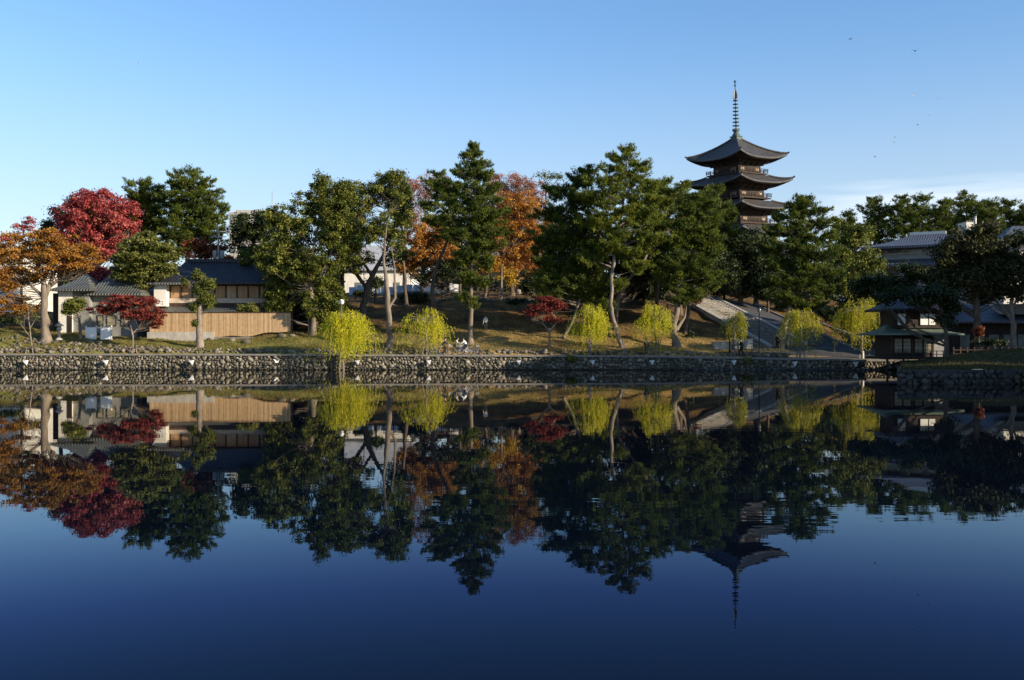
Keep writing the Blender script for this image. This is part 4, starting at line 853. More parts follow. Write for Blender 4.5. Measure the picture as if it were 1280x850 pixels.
# wooden rail at the plateau edge
Yr = 131; x0 = X_(432, Yr); o = empty('post_and_rail_fence', (x0, Yr, H(x0, Yr)), 'long thin post-and-rail fence along the top of the slope', 'fence'); bz = o.location.z
prev = None
for px in range(432, 735, 12):
    x = X_(px, Yr); z = H(x, Yr)-bz; mb = MB(); mb.b2(x-x0-.05, x-x0+.05, -.05, .05, z-.1, z+1.15); mb.build('post', M['stain'], o)
    if prev is not None:
        for q in (.55, 1.05):
            mb = MB(); mb.tube([(prev[0], 0, prev[1]+q), (x-x0, 0, z+q)], .03, 5); mb.build('rail', M['stain'], o)
    prev = (x-x0, z)
sp = []
for px in np.arange(500, 700, 4.2):
    y = 128.5+rng.normal()*.3; x = X_(px, y); r = rng.uniform(.2, .42); sp.append((x, y, H(x, y)+.1, r*1.2, r, r*.8, 0))
tag(stones(sp, 'retaining_stones', M['stone']), 'row of embedded rocks along the crest of the slope under the rail fence', 'retaining stones')
# street lamps and poles
def lamp(px, ytop, Y, label, globe=True):
    x = X_(px, Y); z = H(x, Y); o = empty('street_lamp', (x, Y, z), label, 'street lamp'); h = Z_(ytop, Y)-z
    mb = MB(); mb.tube([(0,0,-.1),(0,0,.5),(0,0,h-.5)], [.09,.06,.045], 8); mb.build('pole', M['grey'] if globe else M['black'], o)
    mb = MB()
    if globe: mb.lathe((0,0,h-.55), [(.05,0),(.2,.06),(.27,.22),(.25,.4),(.14,.52),(.02,.55)], 14); mb.build('globe', M['globe'], o)
    else:
        mb.lathe((0,0,h-.55), [(.05,0),(.16,.1),(.2,.4),(.12,.45)], 10); mb.build('lantern', M['glass'], o)
        mb = MB(); mb.lathe((0,0,h-.1), [(.26,0),(.05,.14)], 10); mb.build('cap', M['black'], o)
    return o
lamp(427, 374, 108, 'white globe lamp on a short post rising behind the biggest yellow willow')
lamp(949, 384, 104.5, 'dark lantern post at the foot of the stone stairs', False)
o, h = pole(627, 0, 330, 134, .14, 'wooden_pole', 'bare pale pole on the plateau right of the tall lone pine', 'pole', 'bark_pale')
o, h = pole(455, 0, 322, 136, .06, 'wooden_pole', 'thin dark pole in front of the white hall', 'pole', 'black')
# stone lantern
x = X_(74, 106.2); o = empty('stone_lantern', (x, 106.2, H(x, 106.2)), 'small pale stone lantern beside the orange tree trunk', 'stone lantern')
mb = MB(); mb.lathe((0,0,-.1), [(.42,0),(.42,.22),(.3,.3),(.16,.4)], 8); mb.build('base', M['concrete'], o)
mb = MB(); mb.lathe((0,0,.25), [(.15,0),(.13,.75)], 10); mb.build('shaft', M['concrete'], o)
mb = MB(); mb.lathe((0,0,.98), [(.14,0),(.3,.14),(.3,.2),(.22,.22),(.22,.5)], 6); mb.build('fire_box', M['concrete'], o)
mb = MB(); mb.lathe((0,0,1.46), [(.46,0),(.44,.08),(.2,.24),(.08,.3),(.09,.4),(.02,.5)], 6); mb.build('cap', M['concrete'], o)
x = X_(72, 104.8)
M['temple_wood']=surf('old_temple_timber', (.020,.012,.009), (.055,.030,.020), 3, .75, 5, .2, .02)
# ------------------------------------------------------------------ pagoda
PX, PY = X_(924.5, 210), 210.0
pg = empty('pagoda', (PX, PY, H(PX, PY)), 'dark five-storey wooden pagoda with a tall ringed spire above the pines', 'pagoda', rz=R(45-8))
pg.rotation_euler = (R(0), R(-1.8), R(37)); bz = pg.location.z
def zabs(z): return z-bz
def pag_roof(mb, a, zi, ai, ze, lift=1.0, th=.32, n=16, m=7):
    """square curved roof: eave half width a at height ze, inner half width ai at height zi"""
    for s_ in range(4):
        Mx = Matrix.Rotation(s_*math.pi/2, 3, 'Z'); vs = []
        for j in range(m+1):
            f = j/m; hw = a+(ai-a)*f
            for i in range(n+1):
                u = -1+2*i/n; cor = abs(u)**3*(1-f)**1.6
                z = ze+(zi-ze)*(f**1.35*.75+f*.25)+lift*cor*.9
                ext = 1+.035*cor
                vs.append(Mx @ Vector((u*hw*ext, -hw*ext, z)))
        fs = [(j*(n+1)+i, j*(n+1)+i+1, (j+1)*(n+1)+i+1, (j+1)*(n+1)+i) for j in range(m) for i in range(n)]
        b0 = len(vs)
        for i in range(n+1): v = vs[i]; vs.append(Vector((v.x, v.y, v.z-th)))
        for i in range(n+1):
            u = -1+2*i/n; v = Mx @ Vector((u*(ai+.6), -(ai+.6), ze-.25)); vs.append(v)
        for i in range(n): fs.append((b0+i, b0+i+1, i+1, i)); fs.append((b0+n+1+i, b0+n+2+i, b0+i+1, b0+i))
        mb.add(vs, fs, True)
tiers = [(6.8, 39.9), (7.5, 35.0), (7.8, 29.9), (8.4, 25.0), (8.8, 19.9)]
for k, (a, ze) in enumerate(tiers):
    ze = zabs(ze-1.0); body = 3.3+.42*k
    zi = zabs(43.2) if k == 0 else ze+1.75; ai = .75 if k == 0 else body+.55
    mb = MB(); pag_roof(mb, a, zi, ai, ze, 1.15); rf = mb.build('roof', M['tile_pagoda'], pg)
    # hip ridges
    for s_ in range(4):
        mb = MB(); Mx = Matrix.Rotation(s_*math.pi/2, 3, 'Z'); pts = []
        for j in range(8):
            f = j/7; hw = a+(ai-a)*f; cor = (1-f)**1.6; z = ze+(zi-ze)*(f**1.35*.75+f*.25)+1.15*cor*.9; e = 1+.035*cor
            pts.append(Mx @ Vector((hw*e, -hw*e, z+.12)))
        pts.insert(0, pts[0]+(pts[0]-pts[1]).normalized()*.35+Vector((0, 0, .22)))
        mb.tube(pts, .19, 6); mb.build('hip_ridge', M['tile_pagoda'], rf)
    mb = MB()                                      # rafters under the eaves
    for s_ in range(4):
        Mx = Matrix.Rotation(s_*math.pi/2, 3, 'Z')
        for i in range(33):
            u = -1+2*(i+.5)/33; cor = abs(u)**3; z1 = ze+1.15*cor*.9-.42
            mb.tube([Mx @ Vector((u*a*.97, -a*.97, z1)), Mx @ Vector((u*(body+1.2), -(body+.4), ze-.42))], .075, 4)
    mb.build('rafters', M['wood'], pg)
    # brackets (stepped)
    mb = MB()
    for q, (hw, z0, z1) in enumerate([(body+.25, -1.15, -.85), (body+.7, -.88, -.6), (body+1.2, -.62, -.35)]):
        mb.b2(-hw, hw, -hw, hw, ze+z0, ze+z1)
    for s_ in range(4):
        Mx = Matrix.Rotation(s_*math.pi/2, 3, 'Z')
        for u in (-1, -.5, 0, .5, 1):
            for q in range(3):
                c = Mx @ Vector((u*(body+.1), -(body+.45+.42*q), ze-1.05+.27*q)); mb.box(c, (.32, .32, .22), s_*math.pi/2)
    mb.build('bracket', M['wood'], pg)
    zf = ze-3.0 if k < 4 else -.5
    mb = MB(); mb.b2(-body, body, -body, body, zf, ze-1.1); bd = mb.build('body', M['wood'], pg)
    for s_ in range(4):                            # plaster panels, greyed for shade on the sides away from the sun; door
        Mx = Matrix.Rotation(s_*math.pi/2, 3, 'Z')
        for u in (-.66, .66):
            mb = MB(); c = Mx @ Vector((u*body, -(body+.04), ze-2.0)); mb.box(c, (body*.26, .06, .62), s_*math.pi/2); mb.build('plaster_panel', M['greywall'] if s_ in (2, 3) else M['cream'], bd)
        mb = MB(); mb.box(Mx @ Vector((0, -(body+.05), ze-1.9)), (body*.5, .08, 1.4), s_*math.pi/2); mb.build('door', M['wood'], bd)
    if k < 4:                                      # balcony with railing
        hw = body+.95; zb = ze-2.72; mb = MB(); mb.b2(-hw, hw, -hw, hw, zb-.28, zb); bal = mb.build('balcony', M['temple_wood'], pg)
        mb = MB()
        for s_ in range(4):
            Mx = Matrix.Rotation(s_*math.pi/2, 3, 'Z')
            for q in (.3, .55, .8): mb.tube([Mx @ Vector((-hw-.25, -hw, zb+q)), Mx @ Vector((hw+.25, -hw, zb+q))], .05, 4)
            for i in range(9): mb.box(Mx @ Vector((-hw+2*hw*i/8, -hw, zb+.42)), (.1, .1, .84), s_*math.pi/2)
        mb.build('railing', M['temple_wood'], bal)
# spire
zs = zabs(43.1); sp_ = MB(); sp_.b2(-.8, .8, -.8, .8, zs, zs+.7); sp_.b2(-.95, .95, -.95, .95, zs+.62, zs+.78); s0 = sp_.build('spire_base', M['bronze'], pg)
mb = MB(); mb.lathe((0,0,zs+.75), [(.85,0),(.8,.35),(.45,.8),(.6,1.0),(.8,1.3),(.3,1.35)], 14); mb.build('inverted_bowl', M['bronze'], pg)
mb = MB(); mb.tube([(0,0,zs+1.5),(0,0,zabs(55.0))], [.13,.07], 8); mb.build('mast', M['bronze'], pg)
for i in range(9):
    z = zs+2.2+i*.72; r_ = .66-.025*i; mb = MB(); mb.torus((0,0,z), r_, .085, 'Z', 20, 6); mb.lathe((0,0,z-.15), [(.2,0),(.2,.3)], 8)
    for q in range(4): mb.tube([(0,0,z),(r_*math.cos(q*math.pi/2), r_*math.sin(q*math.pi/2), z)], .045, 4)
    mb.build('ring', M['bronze'], pg)
zt = zabs(52.0)
for q in range(4):
    a = q*math.pi/2; mb = MB(); d = Vector((math.cos(a), math.sin(a), 0)); n_ = Vector((-math.sin(a), math.cos(a), 0))*.03
    out = [(.1,-.75),(.55,-.5),(.62,0),(.5,.5),(.35,.95),(.1,1.2)]; vs = [d*r_+Vector((0,0,zt+z))+n_ for r_, z in out]+[d*r_+Vector((0,0,zt+z))-n_ for r_, z in out]
    m_ = len(out); mb.add(vs, [tuple(range(m_)), tuple(reversed(range(m_, 2*m_)))]+[(i, m_+i, m_+(i+1)%m_, (i+1)%m_) for i in range(m_)]); mb.build('water_flame', M['grey'], pg)
for z, r_ in ((zabs(54.1), .24), (zabs(54.85), .28)):
    mb = MB(); mb.lathe((0,0,z), [(.02,-r_),(r_*.8,-r_*.6),(r_,0),(r_*.8,r_*.6),(.02,r_*1.3)], 12); mb.build('jewel', M['bronze'], pg)
# ------------------------------------------------------------------ stairs, ramp, plaza
bl, br = P(964, 434, 110), P(1006, 430, 112); tl, tr = P(853, 373, 128), P(892, 372, 131)
st = empty('stone_staircase', (bl.x, bl.y, 0), 'wide stone stairs climbing left up the slope toward the pagoda', 'stairs'); off = Vector((bl.x, bl.y, 0))
mb = MB(); n = 34
for i in range(n):
    f0, f1 = i/n, (i+1)/n; a, b_, c, d = bl.lerp(tl, f0), br.lerp(tr, f0), br.lerp(tr, f1), bl.lerp(tl, f1)
    z0, z1 = a.z, d.z+0; vs = [Vector((a.x,a.y,a.z)), Vector((b_.x,b_.y,b_.z)), Vector((b_.x,b_.y,c.z)), Vector((a.x,a.y,d.z)), Vector((d.x,d.y,d.z)), Vector((c.x,c.y,c.z))]
    mb.add([v-off for v in vs], [(0,1,2,3),(3,2,5,4)])
M['step'] = surf('shaded_granite', (.10,.095,.085), (.30,.27,.235), 1.6, .9, 7, .3, .02)  # granite darkened and mottled to stand for dappled tree shade
mb.build('steps', M['step'], st)
def strip(name, A, B, w0, w1, zt, depth, mat, parent, off):
    """solid kerb running from A to B; offset sideways w0..w1 along x, raised zt above the line, with a skirt"""
    vs = []
    for p_ in (A, B):
        for w_, z_ in ((w0, zt), (w1, zt), (w1, -depth), (w0, -depth)): vs.append(p_+Vector((w_, 0, z_))-off)
    mb = MB(); mb.add(vs, [(0,1,5,4),(1,2,6,5),(3,0,4,7),(0,3,2,1),(4,5,6,7)]); return mb.build(name, mat, parent)
strip('kerb', bl, tl, -.42, .12, .26, 6, M['concrete'], st, off)
strip('kerb', br, tr, -.1, .3, .2, 6, M['concrete'], st, off)
mid_b, mid_t = bl.lerp(br, .5), tl.lerp(tr, .5)
mb = MB()
for k in range(9):
    f = k/8; p_ = mid_b.lerp(mid_t, f)-off; mb.tube([p_, p_+Vector((0,0,.85))], .03, 6)
mb.tube([mid_b-off+Vector((0,0,.85)), mid_t-off+Vector((0,0,.85))], .035, 6); mb.build('handrail', M['grey'], st)
mb = MB()
for i in range(n):
    f = (i+.0)/n; a, b_ = bl.lerp(tl, f)-off, br.lerp(tr, f)-off; zt_ = (bl.lerp(tl, (i+1)/n)-off).z
    zb_ = (br.lerp(tr, (i+1)/n)-off).z; mb.tube([(a.x+.15, a.y-.03, zt_-.05), (b_.x-.1, b_.y-.03, zb_-.05)], .035, 4)
mb.build('nosing', M['coping'], st)
# ramp road right of the stairs
rb, rt = P(1078, 441, 107.5), P(942, 381, 133)
l0, l1 = br+Vector((.32, 0, -.05)), tr+Vector((.32, 0, -.05))
mb = MB(); vs = []
for i in range(13):
    f = i/12; a = l0.lerp(l1, f); b_ = rb.lerp(rt, f); vs += [a, b_, a-Vector((0,0,5)), b_-Vector((0,0,5))]
fs = []
for i in range(12): q = 4*i; fs += [(q, q+1, q+5, q+4), (q+2, q, q+4, q+6), (q+1, q+3, q+7, q+5)]
mb.add(vs, fs); tag(mb.build('road', M['asphalt']), kind='structure')
tag(strip('ramp_kerb', rb, rt, -.02, .25, .16, 5, M['coping'], None, Vector((0,0,0))), 'long pale kerb edging the right side of the asphalt ramp', 'kerb')
# plaza asphalt
vs = []; pl = []
for i, px in enumerate(np.linspace(940, 1190, 26)):
    for y in (102.96, 104.2, 106, 108, 110, 112.4):
        q = px
        x = X_(q, y); vs.append((x, y, H(x, y)+.03+ (0.02 if y > 103.5 else 0)))
n = 6; mb = MB(); mb.add(vs, [(i*n+j, (i+1)*n+j, (i+1)*n+j+1, i*n+j+1) for i in range(25) for j in range(5)], True); tag(mb.build('pavement', M['asphalt']), kind='structure')
# second ramp wall/road to the right
tag(strip('ramp_kerb', P(1112, 437, 112), P(1005, 398, 135), 0, .3, .18, 4, M['coping'], None, Vector((0,0,0))), 'fainter kerb line rising behind the two right willows', 'kerb')
# concrete box and notice panel
x = X_(893, 105.5); o = empty('concrete_block', (x, 105.5, H(x, 105.5)), 'low pale concrete box left of the smallest willow', 'concrete block')
mb = MB(); mb.b2(0, 1.95, 0, 1.5, -.4, .62); mb.build('body', M['concrete'], o); mb = MB(); mb.b2(-.06, 2.01, -.06, 1.56, .62, .72); mb.build('slab', M['concrete'], o)
x = X_(916, 105.2); o = empty('notice_board', (x, 105.2, H(x, 105.2)), 'dark grey panel board behind the walking figure', 'notice board')
mb = MB(); mb.b2(0, 2.1, -.04, .04, .15, 1.15); mb.build('panel', M['grey'], o)
for q in (0, 2.1):
    mb = MB(); mb.b2(q-.05, q+.05, -.06, .06, -.2, 1.3); mb.build('post', M['black'], o)
for px, lb in ((912, 'dark slim post left of the walking figure'), (1075, 'small white bollard left of the pair under the last willow'), (1079, 'taller white bollard right of the pair under the last willow')):
    Yq = 103.1 if px > 1000 else 103.6; x = X_(px, Yq); h = {912: 1.5, 1075: .42, 1079: .72}[px]; o = empty('bollard', (x, Yq, H(x, Yq)), lb, 'bollard')
    mb = MB(); mb.lathe((0,0,-.05), [(.09,0),(.08,h),(.05,h+.06),(.01,h+.08)], 10); mb.build('shaft', M['whitepaint'] if px > 1000 else M['black'], o)
    mb = MB(); mb.lathe((0,0,h-.14), [(.095,0),(.095,.06)], 10); mb.build('band', M['grey'], o)
# willow support stakes
for px, Yk, lb in ((740,101.6,'pair of pale stakes propping the willow in front of the pine group'),(820,101.6,'pair of pale stakes propping the ragged willow by the gnarled pine'),(1001,101.8,'pair of pale stakes propping the rounded willow right of the stairs'),
        (166,102.9,'short stakes at the foot of the small dark red maple'),(36,102.9,'short stakes at the foot of the nearly bare young tree'),(533,101.4,'stakes holding the yellow willow by the cyclists'),(919,102,'stakes under the smallest green willow')):
    x = X_(px, Yk); o = empty('tree_support', (x, Yk, H(x, Yk)), lb, 'tree support', 'wooden stakes beside young trees')
    h = .75 if px < 200 else 1.5
    for q in (-.38, .38):
        mb = MB(); mb.tube([(q, .1, -.1), (q*.7, .1, h)], .055, 7); mb.build('stake', M['bark_pale'], o)
    mb = MB(); mb.tube([(-.4, .04, h*.82), (.4, .04, h*.84)], .035, 6); mb.build('crossbar', M['bark_pale'], o)
# pond floodlights on the wall
fl0 = None
for i, (px, py) in enumerate([(33,453),(133,453),(240,453),(447,453),(536,453),(648,453),(740,453),(814,453),(916,453),(992,454.5),(1068,455)]):
    lb = ['white inverted-cone light on the bank wall below the bare young tree','white cone light on the wall below the white house','white cone light on the wall below the clipped tree','white cone light on the wall right of the biggest willow',
          'white cone light on the wall under the willow by the cyclists','white cone light on the wall below and left of the little forked maple','white cone light on the wall below the willow before the pine group','white cone light on the wall below the ragged willow',
          'white cone light on the wall below the walking figure','white cone light on the wall below the rounded green willow','white cone light on the wall left of the teahouse'][i]
    if fl0 is None:
        fl0 = empty('wall_light', (0,0,0), lb, 'wall light', 'cone lights on the bank wall')
        mb = MB(); vs = [(-.26,-.05,.24),(.30,-.05,.26),(.34,-.6,.30),(-.24,-.6,.22),(.10,-.1,-.34),(.16,-.4,-.30)]
        mb.add(vs, [(0,1,2,3),(3,2,5),(0,3,5,4),(1,4,5,2),(0,4,1)]); mb.build('hood', M['whitepaint'], fl0)
        mb = MB(); mb.b2(-.06,.1,-.12,.12,-.1,.1); mb.build('bracket', M['black'], fl0)
        mb = MB(); mb.lathe((.02,-.34,.27), [(.16,0),(.17,.05),(.1,.08)], 12); mb.build('lens', M['black'], fl0)
        f = fl0
    else: f = copy_tree(fl0); f['label'] = lb
    f.location = P(px, py, 99.75); f.scale = (.78,)*3
# white bird by the wall
def bird(px, py, Y, label, mat, size, flap, rz, group=None):
    o = empty('bird', P(px, py, Y), label, 'bird', group, rz)
    mb = MB(); n = 10; prof = [(.01,-.5),(.07,-.42),(.11,-.2),(.12,0),(.09,.2),(.05,.3),(.06,.38),(.045,.46),(.01,.56)]
    b0 = len(mb.v)
    for r_, x_ in prof:
        for k in range(n): t_ = 2*math.pi*k/n; mb.v.append((x_*size, r_*math.cos(t_)*size, r_*math.sin(t_)*size+.12*x_*size*0))
    for i in range(len(prof)-1):
        for k in range(n): mb.f.append((i*n+k, i*n+(k+1)%n, (i+1)*n+(k+1)%n, (i+1)*n+k)); mb.sm.append(True)
    # wings and tail in the same continuous figure
    for s_ in (-1, 1):
        w_ = [(.2,.06*s_,.03),(.16,.45*s_,.03+.3*flap),(.0,.95*s_,.03+.42*flap),(-.12,.5*s_,.03+.28*flap),(-.2,.06*s_,.03)]
        vs = [Vector(q)*size for q in w_]+[Vector(q)*size-Vector((0,0,.02*size)) for q in w_]
        mb.add(vs, [(0,1,2,3,4),(9,8,7,6,5)]+[(i,(i+1)%5,5+(i+1)%5,5+i) for i in range(5)])
    t_ = [(-.4,.04,0),(-.4,-.04,0),(-.75,-.12,0),(-.75,.12,0)]; vs = [Vector(q)*size for q in t_]+[Vector(q)*size-Vector((0,0,.02*size)) for q in t_]
    mb.add(vs, [(0,1,2,3),(7,6,5,4),(0,4,5,1),(1,5,6,2),(2,6,7,3),(3,7,4,0)])
    mb.build('body', M[mat], o); return o
bird(346, 452.5, 99.2, 'white bird with open wings low in front of the dark stretch of wall', 'whitepaint', .55, 1.2, 1.1)
bird(1144, 64, 90, 'largest dark bird high in the sky over the right', 'black', .38, 1.0, 1.3, 'birds in the sky')
bird(1063, 49, 110, 'dark bird high above the pagoda side, alone at left of the flock', 'black', .32, .9, .4, 'birds in the sky')
for i, (px, py, mt, lb) in enumerate([(1140,119,'whitepaint','white bird below the largest dark bird'),(1173,124,'grey','pale bird furthest right in the flock'),(1162,144,'whitepaint','white bird in the middle of the flock'),
        (1147,156,'grey','small grey bird just left below the middle of the flock'),(1118,172,'grey','upper of the two close grey birds low in the flock'),(1118,178,'grey','lower of the two close grey birds low in the flock'),(1094,196,'grey','lowest and leftmost small grey bird'),(174,79,'whitepaint','single white speck of a bird in the upper left sky')]):
    bird(px, py, 150, lb, mt, .3, .8 if i % 2 else 1.2, i*.9, 'birds in the sky')

# ------------------------------------------------------------------ right-hand buildings
# teahouse
Y = 93; o = empty('teahouse', (X_(1150, Y), Y, .95), 'dark two-storey teahouse at the water edge with lit paper windows and green eaves', 'teahouse'); bx, bz = o.location.x, .95
def lx(px, y=93): return X_(px, y)-bx
def lz(py, y=93): return Z_(py, y)-bz
mb = MB(); mb.b2(lx(1115), lx(1166), 0, 4.4, lz(446), lz(418)); mb.build('ground_floor_wall', M['wood'], o)
mb = MB(); mb.b2(lx(1166)+.01, lx(1186), .3, 4.2, lz(446), lz(418)); mb.build('side_wall', M['grey'], o)
for a in (1117.5, 1128.5, 1143, 1154):
    mb = MB(); mb.b2(lx(a), lx(a+10), -.06, .05, lz(441), lz(423)); f = mb.build('window', M['stain'], o)
    mb = MB(); mb.b2(lx(a)+.05, lx(a+4.8), -.085, -.062, lz(440.5), lz(423.5)); mb.b2(lx(a+5.2), lx(a+10)-.05, -.085, -.062, lz(440.5), lz(423.5)); mb.build('pane', M['shoji'], f)
    mb = MB()
    for q in (428, 432.5, 437): mb.b2(lx(a)+.04, lx(a+10)-.04, -.1, -.09, lz(q), lz(q)+.035)
    mb.build('muntins', M['wood'], f)
mb = MB(); roof_surface(mb, lx(1096), lx(1198), -1.3, 5.6, lz(417), lz(405), 1.6, th=.14, curve=.2); mb.build('lower_roof', M['copper'], o)
mb = MB(); mb.b2(lx(1120), lx(1184), .8, 4, lz(410), lz(386)); uf = mb.build('upper_floor', M['wood'], o)
for a, b_ in ((1126.5, 1135.5), (1154.5, 1164), (1165.5, 1173)):
    mb = MB(); mb.b2(lx(a), lx(b_), .7, .79, lz(406), lz(392)); mb.build('white_shutter', M['whitepaint'], uf)
mb = MB(); roof_surface(mb, lx(1106), lx(1196), -.4, 5.4, lz(386), lz(368), 1.8, th=.16); mb.build('upper_roof', M['tile_dark'], o)
mb = MB(); mb.b2(lx(1102), lx(1188), -1.2, 4.4, lz(449), lz(447)+.08); dk = mb.build('deck', M['wood'], o)
mb = MB()
for q in (.3, .6): mb.tube([(lx(1102), -1.15, lz(447)+q), (lx(1188), -1.15, lz(447)+q)], .03, 5)
for k in range(12): mb.b2(lx(1102+k*7.8)-.03, lx(1102+k*7.8)+.03, -1.18, -1.12, lz(447), lz(447)+.65)
mb.build('railing', M['wood'], dk)
for k in range(5):
    mb = MB(); mb.b2(lx(1104+k*20)-.08, lx(1104+k*20)+.08, -1.1, -.94, -1.3, lz(449)); mb.build('pile', M['wood'], o)
for px in (1115, 1140.5, 1166):
    mb = MB(); mb.b2(lx(px)-.07, lx(px)+.07, -.1, .02, lz(446), lz(418)); mb.build('post', M['stain'], o)
# house behind right
Y = 108; o = empty('tiled_house', (X_(1240, Y), Y, H(X_(1240, Y), Y)), 'shaded low tiled-roof house with pale scalloped ridge right of the teahouse', 'house'); bx, bz = o.location.x, o.location.z
def lx(px, y=108): return X_(px, y)-bx
def lz(py, y=108): return Z_(py, y)-bz
mb = MB(); mb.b2(lx(1192), lx(1330), 0, 7, -1, lz(402)); mb.build('wall', M['wood'], o)
mb = MB(); roof_surface(mb, lx(1184), lx(1340), -1.2, 8, lz(402), lz(380), 3); rf = mb.build('roof', M['tile_blue'], o)
mb = MB(); mb.tube([(lx(1177), 1, lz(368)), (lx(1195), .9, lz(375)), (lx(1212), .8, lz(379))], .13, 6); mb.tube([(lx(1238), .8, lz(380)), (lx(1248), .6, lz(388)), (lx(1258), .4, lz(393))], .1, 6); mb.build('white_ridge', M['plaster'], rf)
mb = MB(); mb.b2(lx(1190), lx(1214), 2, 6, lz(402), lz(378)); mb.build('gable_wall', M['concrete'], o)
mb = MB(); mb.b2(lx(1255), lx(1300), -.4, 2, lz(393), lz(380)); mb.build('upper_wall', M['greywall'], o)
for k in range(5):
    mb = MB(); mb.b2(lx(1200+k*18), lx(1212+k*18), -.08, .04, .8, 2.3); mb.build('window', M['glass'], o)
# the inn (three storeys, blue-grey roofs)
Y = 138; o = empty('inn_building', (X_(1140, Y), Y, H(X_(1140, Y), Y)), 'pale three-storey inn with two tiers of blue-grey tiled roofs behind the right-hand trees', 'inn', rz=R(-28)); bz = o.location.z
def lz(py, y=138): return Z_(py, y)-bz
mb = MB(); mb.b2(-4.6, 7.6, -1, 9, -1, lz(330)); mb.build('lower_wall', M['concrete'], o)  # inn walls in a lowered tone that puts shade into the colour
mb = MB(); roof_surface(mb, -6.4, 9.4, -2.6, 11, lz(331), lz(304), 4.2, th=.3); mb.build('lower_roof', M['tile_blue'], o)
mb = MB(); mb.b2(-3.6, 6.6, 0, 8.4, lz(330), lz(305)); mb.build('upper_wall', M['concrete'], o)
mb = MB(); roof_surface(mb, -6.2, 9.2, -2.1, 10.5, lz(308), lz(290), 5.6, th=.3); rf = mb.build('upper_roof', M['tile_blue'], o)
mb = MB(); mb.b2(-.8, 3.8, 4.0, 4.4, lz(290)-.05, lz(290)+.35); mb.build('ridge', M['plaster'], rf)
for r_, (z0, z1, y_, n0) in enumerate([(lz(316), lz(309.5), -.06, 3), (lz(344), lz(336), -1.06, 4), (lz(368), lz(358), -1.06, 4)]):
    for k in range(n0):
        mb = MB(); x = -3+k*2.6; mb.b2(x, x+1.6, y_-.02, y_+.1, z0, z1); f = mb.build('window', M['glass'], o); mb = MB(); mb.b2(x-.1, x+1.7, y_-.08, y_+.02, z0-.12, z0-.01); mb.build('sill', M['plaster'], f)
# white small building, right blue roof
Y = 160; o = empty('rooftop_building', (X_(1212, Y), Y, H(X_(1212, Y), Y)), 'small white building with a chimney pipe on the right skyline', 'building'); bz = o.location.z
mb = MB(); mb.b2(-.5, .8, 0, 3, -1, Z_(277, Y)-bz); mb.build('wall', M['plaster'], o); mb = MB(); mb.tube([(.9,0,Z_(280, Y)-bz),(.9,0,Z_(270, Y)-bz)], .15, 8); mb.build('chimney', M['whitepaint'], o)
mb = MB(); mb.b2(-.6, .9, -.12, 3.1, Z_(277, Y)-bz, Z_(276, Y)-bz); mb.build('roof', M['tile'], o)
Y = 128; o = empty('tiled_house', (X_(1285, Y), Y, H(X_(1285, Y), Y)), 'house with a dark blue hipped roof at the right edge above the trees', 'house'); bz = o.location.z
mb = MB(); mb.b2(-3, 8, 0, 8, -1, Z_(300, Y)-bz); mb.build('wall', M['plaster'], o); mb = MB(); roof_surface(mb, -4.5, 10, -1.4, 9.4, Z_(302, Y)-bz, Z_(278, Y)-bz, 4.5); mb.build('roof', M['tile_blue'], o)
# garden rail behind the mound
Yr = 93.5; x0 = X_(1192, Yr); o = empty('garden_fence', (x0, Yr, 1.5), 'low dark wooden garden fence along the back of the grassy mound', 'fence')
for k in range(16):
    mb = MB(); mb.b2(k*.62-.05, k*.62+.05, -.05, .05, -.6, .75); mb.build('post', M['stain'], o)
mb = MB(); mb.b2(0, 9.4, -.03, .03, .45, .53); mb.b2(0, 9.4, -.03, .03, .1, .18); mb.build('rail', M['stain'], o)
# iron corner rail seen at the right edge at the foot of the near wall
# ------------------------------------------------------------------ added buildings on the east shore (out of frame, sized to shade the right side)
def block(x, y, w_, d_, h, rz, label):
    o = empty('shade_building', (x, y, .93), label, 'building', None, rz)
    mb = MB(); mb.b2(-w_/2, w_/2, -d_/2, d_/2, -.5, h); mb.build('wall', M['plaster'], o)
    mb = MB(); roof_surface(mb, -w_/2-.8, w_/2+.8, -d_/2-.8, d_/2+.8, h, h+3, d_/2+.6); mb.build('roof', M['tile_dark'], o)
    for k in range(int(w_/3)):
        for r_ in range(int(h/3)):
            mb = MB(); mb.b2(-w_/2+.8+k*3, -w_/2+2.3+k*3, -d_/2-.06, -d_/2+.04, 1+r_*3, 2.4+r_*3); mb.build('window', M['glass'], o)
def pa(a, p): return (.883*a+.469*p, -.469*a+.883*p)
x, y = pa(20, 72); block(x, y, 14, 12, 15, R(62), 'added shade-casting building on the east shore nearest the viewer, out of frame')
x, y = pa(20, 90); block(x, y, 19, 12, 17, R(62), 'long added shade-casting building on the east shore beyond the right edge')
x, y = pa(20, 104.6); block(x, y, 9, 12, 5, R(62), 'lowest and narrowest added shade-casting building on the east shore, between two taller ones')
x, y = pa(20, 116.5); block(x, y, 13, 12, 16.5, R(62), 'tall added shade-casting building at the far end of the east shore row')

